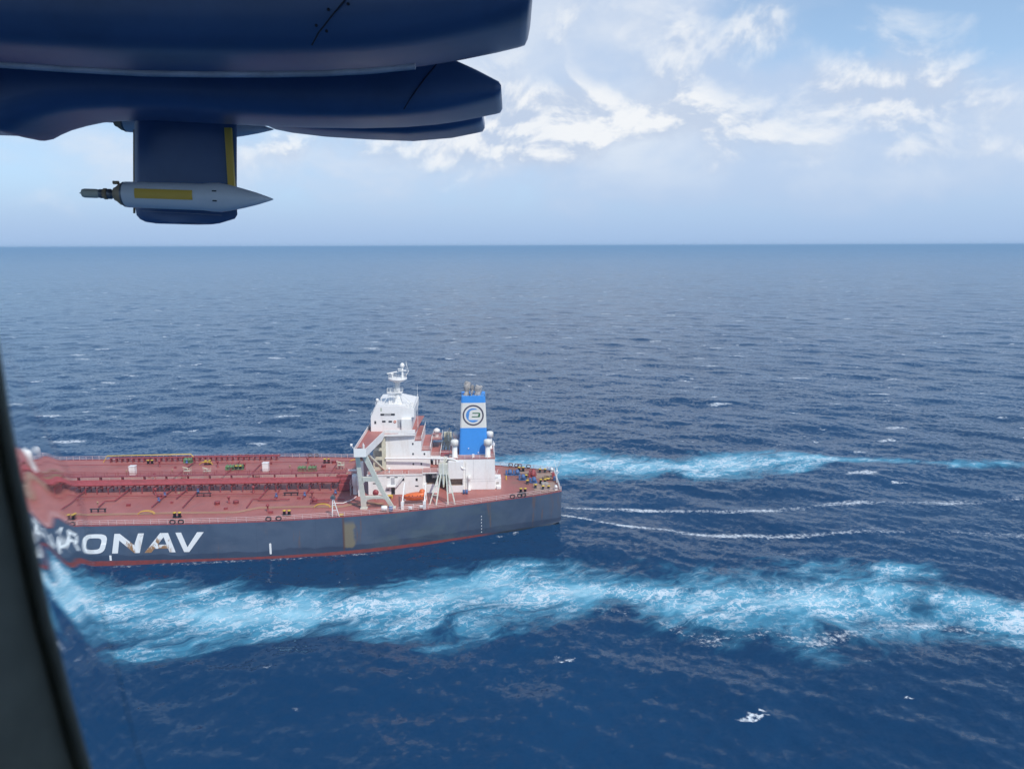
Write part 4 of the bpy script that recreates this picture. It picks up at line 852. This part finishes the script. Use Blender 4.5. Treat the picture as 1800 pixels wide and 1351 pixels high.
def build_loose_things():
    """things carried by the tanker rather than part of it"""
    M4 = Matrix.Translation((SHIP_X, SHIP_Y, 0)) @ Matrix.Rotation(math.pi + SHIP_A, 4, 'Z')
    def at(s, p, z): return tuple(M4 @ Vector((s, p, z)))
    rz = math.pi + SHIP_A
    # lifeboat
    lb = thing('lifeboat', 'orange enclosed lifeboat hanging in the white davits below the bridge block', 'lifeboat', at(39.3, 18.6, 10.0), rz)
    def lboat(b):
        xs = [-2.95, -2.7, -2.2, -1.2, 0, 1.2, 2.2, 2.75, 2.95]; hw = [.35, .8, 1.05, 1.22, 1.25, 1.2, .95, .55, .1]
        kz = [.65, .35, .18, .05, 0, .05, .22, .55, .9]; vs = []; n = 9
        for x, h, z in zip(xs, hw, kz):
            for k in range(n):
                a = math.pi * k / (n - 1); vs.append((x, h * -math.cos(a), 1.25 - (1.25 - z) * math.sin(a) ** .8))
        b.add(vs, [(i * n + k, i * n + k + 1, (i + 1) * n + k + 1, (i + 1) * n + k) for i in range(len(xs) - 1) for k in range(n - 1)] + [tuple(range(n))[::-1]], True)
    part('boat_hull', M['orange'], lb, lboat)
    def canopy(b):
        xs = [-2.9, -2.7, -2.2, -1.2, 0, 1.0, 1.9, 2.6, 2.9]; hw = [.35, .8, 1.05, 1.2, 1.22, 1.15, .95, .55, .1]; hz = [1.7, 2.2, 2.35, 2.15, 2.1, 1.95, 1.75, 1.5, 1.32]; n = 9; vs = []
        for x, h, z in zip(xs, hw, hz):
            for k in range(n):
                a = math.pi * k / (n - 1); vs.append((x, -h * math.copysign(abs(math.cos(a)) ** .6, math.cos(a)), 1.25 + (z - 1.25) * math.sin(a) ** .7))
        b.add(vs, [(i * n + k, i * n + k + 1, (i + 1) * n + k + 1, (i + 1) * n + k) for i in range(len(xs) - 1) for k in range(n - 1)] + [tuple(range(n))], True)
    part('canopy', M['orange'], lb, canopy)
    part('steering_dome', M['orange'], lb, lambda b: b.lathe((-2.0, 0, 2.2), [(.75, 0), (.75, .35), (.55, .7), (0, .82)], 12))
    part('fender_rail', M['redpipe'], lb, lambda b: [b.tube([(x, sg * h, 1.25) for x, h in zip([-2.7, -2.2, -1.2, 0, 1.2, 2.2, 2.75], [.8, 1.07, 1.24, 1.27, 1.22, .97, .57])], .08, 6) for sg in (1, -1)])
    for x in (-1.6, -.9, .4, 1.3): part('porthole', M['glass'], lb, lambda b: b.lathe((x, 1.17, 1.62), [(0, 0), (.13, 0), (.13, .06), (0, .06)], 10, 'y'))
    # drums and boxes by the port rail
    def canister(s, p, label, size=1.0):
        t = thing('liferaft_canister', label, 'liferaft', at(s, p, DZ), rz, 'liferaft canisters along the port rail')
        part('canister', M['white'], t, lambda b: b.lathe((0, 0, .8 * size), [(0, -.62 * size), (.42 * size, -.6 * size), (.5 * size, -.3), (.5 * size, .3), (.42 * size, .6 * size), (0, .62 * size)], 14, 'x'), bevel=0)
        part('cradle', M['steel'], t, lambda b: (b.box(-.4, -.3, -.4, .4, -.02, .45 * size), b.box(.3, .4, -.4, .4, -.02, .45 * size)))
    canister(46.5, 24.4, 'large white liferaft drum beside the blue drum at the foot of the sloping leg', 1.25)
    canister(40.0, 23.6, 'small white liferaft canister at the rail below the bow end of the orange lifeboat', .8)
    canister(37.3, 22.7, 'small white liferaft canister at the rail below the stern end of the orange lifeboat', .8)
    t = thing('blue_drum', 'blue steel drum beside the large white liferaft drum at the rail', 'drum', at(44.9, 24.2, DZ), rz)
    part('drum_body', M['bluew'], t, lambda b: b.lathe((0, 0, 0), [(0, 0), (.5, 0), (.5, .6), (.54, .65), (.5, .7), (.5, 1.5), (0, 1.5)], 14))
    part('drum_lid', M['door'], t, lambda b: b.lathe((0, 0, 1.5), [(.52, -.05), (.52, .05), (0, .06)], 14))


# ================================================================== AIRCRAFT (round the camera)
def build_aircraft():
    ac = thing('patrol_aircraft', 'dark blue patrol aircraft with its window frame, nacelles and pale pointed pods on a pylon', 'aircraft', (0, 0, CAM_Z - 1.0))
    oz = CAM_Z - 1.0
    def loft(name, stations, yc, hw, m='navy', ex=4.5, seg=36, parent=ac, split=None):
        """stations: (pixel x, pixel top, pixel bottom[, width factor])"""
        vs = []
        for st in stations:
            x, _ = on_y(st[0], st[1], yc); _, zt = on_y(st[0], st[1], yc - hw * .6); _, zb = on_y(st[0], st[2], yc + hw * .6); zt -= oz; zb -= oz
            cz, hz = (zt + zb) / 2, (zt - zb) / 2; k = st[3] if len(st) > 3 else 1
            for j in range(seg):
                a = 2 * math.pi * j / seg; c_, s_ = math.cos(a), math.sin(a)
                vs.append((x, yc + hw * k * math.copysign(abs(c_) ** (2 / ex), c_), cz + hz * math.copysign(abs(s_) ** (2 / ex), s_)))
        n = len(stations)
        b = MB(); b.add(vs, [(i * seg + j, i * seg + (j + 1) % seg, (i + 1) * seg + (j + 1) % seg, (i + 1) * seg + j) for i in range(n - 1) for j in range(seg)], True)
        b.add(vs[:seg], [tuple(range(seg))]); b.add(vs[-seg:], [tuple(range(seg))])
        return b.build(name, M[m], parent)
    def dens(st, n=6):
        out = []
        for a, c in zip(st, st[1:]):
            for k in range(n): out.append(tuple(a[i] + (c[i] - a[i]) * k / n for i in range(len(a))))
        out.append(st[-1]); return out
    s1 = loft('engine_nacelle', [(-500, -190, 100), (-200, -190, 112), (0, -190, 120), (120, -190, 126), (250, -190, 131), (370, -190, 133), (480, -190, 133), (570, -188, 131), (650, -186, 127), (730, -180, 119), (800, -170, 108), (870, -150, 94), (912, -135, 84), (924, -128, 80), (930, -120, 68), (934, -105, 48, .96)], 4.3, .42)
    s2 = loft('outer_nacelle', [(-200, 60, 240), (-60, 60, 240), (0, 60, 242), (12, 60, 247), (24, 60, 250), (34, 60, 248), (50, 60, 240), (70, 60, 232), (100, 60, 224), (130, 60, 218), (160, 60, 215), (230, 60, 213), (330, 60, 218), (430, 62, 223), (520, 66, 226), (620, 76, 227), (700, 84, 225), (760, 92, 220), (800, 104, 214), (840, 124, 206), (870, 142, 199), (878, 147, 196), (882, 155, 188, .96)], 5.45, .38)
    s3 = loft('flap_fairing', [(470, 180, 228), (500, 180, 234), (560, 180, 241), (640, 180, 246), (720, 180, 249), (790, 182, 243), (835, 184, 234), (846, 190, 231), (850, 198, 224, .95)], 6.5, .30)
    # trim lip and seams
    def L(x, y, Y): a, z = on_y(x, y, Y); return (a, Y, z - oz)
    part('edge_trim', M['lip'], s1, lambda b: b.tube([L(x, y - 2, 3.97) for x, y in ((-60, 112), (60, 120), (120, 124), (250, 131), (370, 133), (480, 133), (570, 131), (650, 127), (730, 119))], .014, 8))
    part('panel_seam', M['seam'], s1, lambda b: b.tube([L(x, y, 3.875) for x, y in ((620, -20), (607, 0), (585, 26), (560, 58), (548, 80))], .0035, 6))
    for x, y in ((556, 45), (577, 17), (612, 7), (574, 55)): part('screw_head', M['seam'], s1, lambda b: b.lathe(L(x, y, 3.879), [(0, -.002), (.007, -.002), (.007, .004)], 8, 'y'))
    part('panel_seam', M['seam'], s2, lambda b: b.tube([L(x, y, 5.065) for x, y in ((768, 112), (745, 140), (722, 172), (710, 192))], .0035, 6))
    # pylon: airfoil plate
    pyl = [(238, 190), (236, 225), (236, 300), (237, 360), (240, 380), (248, 388), (262, 392), (285, 393.5), (340, 394.5), (372, 395), (392, 391), (418, 383), (418, 381), (416.5, 376), (416.5, 300), (416.5, 190)]
    po = [(on_y(x, y, 6.0)[0], on_y(x, y, 6.0)[1] - oz) for x, y in pyl]
    x0, x1 = po[1][0], po[-2][0]
    b = MB(); vs = []; rows = []
    zs = [on_y(300, y, 6.0)[1] - oz for y in (190, 225, 300, 360, 378, 385, 390, 393, 394.6)]
    seg = 20
    def xr(z):
        py = [190, 225, 300, 360, 378, 385, 390, 393, 394.6]; xl = [238, 236, 236, 237, 240, 246, 256, 275, 330]; xr_ = [416.5, 416.5, 416.5, 416.5, 417.5, 413, 396, 386, 374]
        i = zs.index(z); return on_y(xl[i], py[i], 6.0)[0], on_y(xr_[i], py[i], 6.0)[0]
    for z in zs:
        a_, c_ = xr(z); ch = c_ - a_
        for j in range(seg):
            t = j / (seg / 2)
            if t <= 1: u = .5 - .5 * math.cos(math.pi * t); sgn = -1
            else: u = .5 + .5 * math.cos(math.pi * (t - 1)); sgn = 1
            th_ = .075 * (1.48 * math.sqrt(max(u, 0)) - .63 * u - 1.76 * u * u + 1.42 * u ** 3 - .5 * u ** 4) * 2.2
            vs.append((a_ + ch * u, 6.0 + sgn * th_, z))
    b.add(vs, [(i * seg + j, i * seg + (j + 1) % seg, (i + 1) * seg + (j + 1) % seg, (i + 1) * seg + j) for i in range(len(zs) - 1) for j in range(seg)], True)
    b.add(vs[-seg:], [tuple(range(seg))])
    py_ = b.build('pylon', M['navy'], ac)
    part('yellow_stripe', M['aluyellow'], py_, lambda b: b.box(on_y(400, 300, 5.97)[0], on_y(411.5, 300, 5.97)[0], 5.955, 5.985, on_y(405, 368, 5.97)[1] - oz, on_y(405, 225, 5.97)[1] - oz))
    part('tip_seam', M['lip'], py_, lambda b: b.tube([L(250, 371, 5.84), L(300, 373.5, 5.84), L(390, 378.5, 5.9)], .0022, 5))
    part('lit_edge_strip', M['tan'], py_, lambda b: b.tube([L(236, 228, 5.985), L(236, 375, 5.985)], .008, 6))  # paints the bright lit rim on the pylon's left edge
    # pods: lathe along x
    def pod(px_nose, cy, Y, first, slope=.035, rs=1.0):
        x0, z = on_y(px_nose, cy, Y); u = lambda p: on_y(p, cy, Y)[0]; k = Y / 1400 * 1.0
        zc = z - oz; rr = 22.5 * k * rs; made = []
        body = [(rr * .93, u(222)), (rr * .96, u(224)), (rr * .99, u(300)), (rr * 1.0, u(356)), (rr * 1.07, u(372)), (rr * 1.08, u(388)), (rr * .98, u(402)), (rr * .76, u(425)), (rr * .45, u(452)), (rr * .12, u(475)), (0.003, u(480))]
        c = (0, Y, zc)
        o = part('sensor_pod', M['podgrey'], ac, lambda b: b.lathe(c, body, 28, 'x'))
        part('pod_nose_cap', M['tan'], o, lambda b: (b.lathe(c, [(rr * .5, u(203)), (rr * .55, u(206)), (rr * .8, u(213)), (rr * .92, u(221.5))], 24, 'x'), b.lathe((u(207), Y - .01, zc + rr * .85), [(0, -.02), (.012, -.02), (.012, .02), (0, .02)], 8, 'x')))
        part('nose_band', M['steel'], o, lambda b: b.lathe(c, [(rr * .945, u(219.5)), (rr * .955, u(222.6))], 24, 'x'))
        if first:
            part('probe', M['steel'], o, lambda b: b.lathe(c, [(0, u(176)), (rr * .34, u(176)), (rr * .34, u(181)), (rr * .22, u(182)), (rr * .28, u(190)), (rr * .38, u(191)), (rr * .38, u(196)), (rr * .26, u(197)), (rr * .28, u(204))], 16, 'x'))
            part('probe_collar', M['tan'], o, lambda b: b.lathe(c, [(rr * .3, u(182)), (rr * .42, u(184)), (rr * .42, u(188)), (rr * .3, u(190))], 16, 'x'))
            part('probe_tip', M['cream'], o, lambda b: b.lathe(c, [(.002, u(140)), (rr * .08, u(143)), (rr * .30, u(146)), (rr * .34, u(150)), (rr * .34, u(170)), (rr * .28, u(177))], 16, 'x'))
            part('pod_label', M['aluyellow'], o, lambda b: b.add([(u(x), Y + (rr + .004) * -math.cos(a), zc + (rr + .004) * math.sin(a)) for x in (247, 347) for a in [R(-16 + 4 * i) for i in range(11)]], [(i, i + 1, 12 + i, 11 + i) for i in range(10)], True))
            [part('pod_slot', M['seam'], o, lambda b: b.box(u(382), u(389), Y - rr * 1.09, Y - rr * .9, zc + dz * rr - .004, zc + dz * rr + .004)) for dz in (.42, -.30)]
        else:
            part('probe_bracket', M['steel'], o, lambda b: (b.box(u(155), u(163), Y - .04, Y + .04, zc - .02, zc + .03), b.box(u(163), u(204), Y - .02, Y + .02, zc - .012, zc + .012)))
    for a in ((480, 344, 5.72, True), (480, 217, 6.25, False, .055, .8)):
        before = set(bpy.data.meshes); pod(*a); sl = a[4] if len(a) > 4 else .035; xc = on_y(300, 300, a[2])[0]
        for me in set(bpy.data.meshes) - before:                    # the pods droop slightly towards the tail
            for v_ in me.vertices: v_.co.z -= (v_.co.x - xc) * sl
    part('pod_strut', M['navy'], ac, lambda b: b.box(on_y(270, 300, 5.85)[0], on_y(340, 300, 5.85)[0], 5.74, 5.95, on_y(300, 352, 5.8)[1] - oz, on_y(300, 338, 5.8)[1] - oz))
    # unseen wing slab added overhead to shade the nacelles and pods, and the cabin with its window opening
    part('shading_wing', M['navy'], ac, lambda b: b.hexa([(-7, -1, 2.95), (.05, -1, 2.95), (.05, 8.3, 2.95), (-7, 8.3, 2.95), (-7, -1, 3.2), (.05, -1, 3.2), (.05, 8.3, 3.2), (-7, 8.3, 3.2)]), bevel=.08)
    part('wing_shade_panel', M['navy'], ac, lambda b: b.box(.07, 1.7, -1, 5.4, 2.98, 3.15), bevel=.05)  # second unseen slab, added to carry the overhead shade further right
    # cabin shell
    Yw = .30
    fr = [(-30, 480), (-12, 560), (2, 640), (16, 730), (33, 820), (50, 900), (68, 990), (87, 1080), (108, 1160), (131, 1250), (158, 1345), (185, 1430)]
    def smooth(pts, n=6):
        out = []
        for i in range(len(pts) - 1):
            p0, p1, p2, p3 = pts[max(i - 1, 0)], pts[i], pts[i + 1], pts[min(i + 2, len(pts) - 1)]
            for k in range(n):
                t = k / n; out.append(tuple(.5 * (2 * b_ + (c_ - a_) * t + (2 * a_ - 5 * b_ + 4 * c_ - d_) * t * t + (3 * b_ - a_ - 3 * c_ + d_) * t ** 3) for a_, b_, c_, d_ in zip(p0, p1, p2, p3)))
        return out + [pts[-1]]
    fr = smooth(fr, 4)
    edge = [(on_y(x, y, Yw + .05)[0], on_y(x, y, Yw + .05)[1] - oz) for x, y in fr]
    hole = edge + smooth([(-.13, .74), (.0, .66), (.12, .68), (.29, .76), (.34, .95), (.32, 1.15), (.20, 1.28), (.0, 1.32), (-.2, 1.28), (-.285, 1.2), (-.275, 1.1)], 4)
    n = len(hole); ctr = (0.02, .97)
    grow = lambda p_: (p_[0] + (p_[0] - ctr[0]) * .10 if p_[0] < 0 else p_[0] * 1.1, p_[1] + (p_[1] - ctr[1]) * .06)
    def outer(p_, k=2.6): a = math.atan2(p_[1] - ctr[1], p_[0] - ctr[0]); r_ = 1.0 / max(abs(math.cos(a)) / 1.6, abs(math.sin(a)) / .9); return (ctr[0] + r_ * math.cos(a), ctr[1] + r_ * math.sin(a))
    b = MB(); ins = [(*grow((x, z)), ) for x, z in hole]; ins = [(x, Yw, z) for x, z in ins]; out = [(outer(p_)[0], Yw, outer(p_)[1]) for p_ in hole]
    b.add(ins + out, [(i, (i + 1) % n, n + (i + 1) % n, n + i) for i in range(n)])
    b.hexa([(-1.7, Yw, .05), (1.7, Yw, .05), (1.7, Yw + .03, .05), (-1.7, Yw + .03, .05), (-1.7, Yw, .08), (1.7, Yw, .08), (1.7, Yw + .03, .08), (-1.7, Yw + .03, .08)])
    b.add([(x, y, z) for x in (-1.65, 1.65) for y in (-1.6, Yw) for z in (.04, 1.9)], [(0, 1, 3, 2), (4, 5, 7, 6), (0, 1, 5, 4), (0, 2, 6, 4), (1, 3, 7, 5)])
    b.build('cabin_wall', M['cabin'], ac)
    def gasket(b):
        b.tube([(x - .004, Yw + .05, z) for x, z in hole] + [(hole[0][0] - .004, Yw + .05, hole[0][1])], .004, 10, cap=False)
    fo = part('window_frame', M['cabin'], ac, gasket)
    part('frame_reveal', M['cabin'], fo, lambda b: b.add([(grow((x, z))[0], Yw, grow((x, z))[1]) for x, z in hole] + [(x - .004, Yw + .05, z) for x, z in hole], [(i, (i + 1) % n, n + (i + 1) % n, n + i) for i in range(n)], True))
    part('inner_trim', M['cabin_light'], fo, lambda b: b.tube([(x - .046, Yw - .012, z) for x, z in edge], .006, 10))
    # clear acrylic strip: the thick wavy rim of the pane beside the frame
    nz, nx = 150, 60; z_top, z_bot = edge[3][1], edge[-2][1]; W_ = .0262; t0 = .00014
    ex = [e[0] for e in edge][::-1]; ez = [e[1] for e in edge][::-1]
    vs = []; fs = []
    for side in (0, 1):
        for i in range(nz + 1):
            z = z_bot + (z_top - z_bot) * i / nz; xe = float(np.interp(z, ez, ex)) - .002
            wz = W_ * (.04 + .96 * min(1, ((nz - i) / 52) ** 1.3))
            for j in range(nx + 1):
                d = wz * j / nx; u = max(0, wz - d)          # u grows towards the frame
                amp = min(1, u / W_ * 1.15) ** 1.2 * min(1, i / 12, (nz - i) / 40)
                th_ = t0 + PANE_LENS * .5 * u * u * min(1, (nz - i) / 70) + amp * PANE_RIP * math.sin(2 * math.pi * (d / .0135 + (z - 1.0) / .034) + .6)
                vs.append((xe + d, Yw + .052 + (th_ if side else 0), z))
    m_ = (nz + 1) * (nx + 1)
    for i in range(nz):
        for j in range(nx):
            a_ = i * (nx + 1) + j; fs.append((a_, a_ + 1, a_ + nx + 2, a_ + nx + 1)); fs.append((m_ + a_, m_ + a_ + nx + 1, m_ + a_ + nx + 2, m_ + a_ + 1))
    for i in range(nz):
        for j in (0, nx): a_ = i * (nx + 1) + j; fs.append((a_, a_ + nx + 1, m_ + a_ + nx + 1, m_ + a_))
    for i in (0, nz):
        for j in range(nx): a_ = i * (nx + 1) + j; fs.append((a_, a_ + 1, m_ + a_ + 1, m_ + a_))
    b = MB(); b.add(vs, fs, True)
    g = bpy.data.materials.new('acrylic_pane'); g.use_nodes = True; t = g.node_tree; t.nodes.clear()
    rf = t.nodes.new('ShaderNodeBsdfRefraction'); rf.inputs['IOR'].default_value = 1.49; rf.inputs['Roughness'].default_value = 0.0
    nzn = t.nodes.new('ShaderNodeTexNoise'); nzn.inputs['Scale'].default_value = 60
    mx = t.nodes.new('ShaderNodeMix'); mx.data_type = 'RGBA'; mx.inputs[6].default_value = (.97, .98, .98, 1); mx.inputs[7].default_value = (1, 1, 1, 1)
    t.links.new(nzn.outputs[0], mx.inputs[0]); t.links.new(mx.outputs[2], rf.inputs['Color'])
    ou = t.nodes.new('ShaderNodeOutputMaterial'); t.links.new(rf.outputs[0], ou.inputs[0])
    po_ = b.build('window_pane', g, ac)
    return ac
PANE_LENS = 1.9; PANE_RIP = .000062


# ================================================================== HAZE
def build_haze():
    S = 43000
    b = MB(); b.box(-S, S, -S, S, -14, CAM_Z + 5.0)
    m = bpy.data.materials.new('sea_haze'); m.use_nodes = True; t = m.node_tree; t.nodes.clear()
    pv = t.nodes.new('ShaderNodeVolumePrincipled'); pv.inputs['Density'].default_value = 1.9e-4; pv.inputs['Color'].default_value = (.45, .72, 1, 1)
    pv.inputs['Anisotropy'].default_value = .0
    ou = t.nodes.new('ShaderNodeOutputMaterial'); t.links.new(pv.outputs[0], ou.inputs['Volume'])
    o = b.build('haze', m); o['kind'] = 'stuff'; o['label'] = 'pale sea haze thickening towards the horizon'


build_sea()
build_ship()
build_loose_things()
build_aircraft()
build_haze()
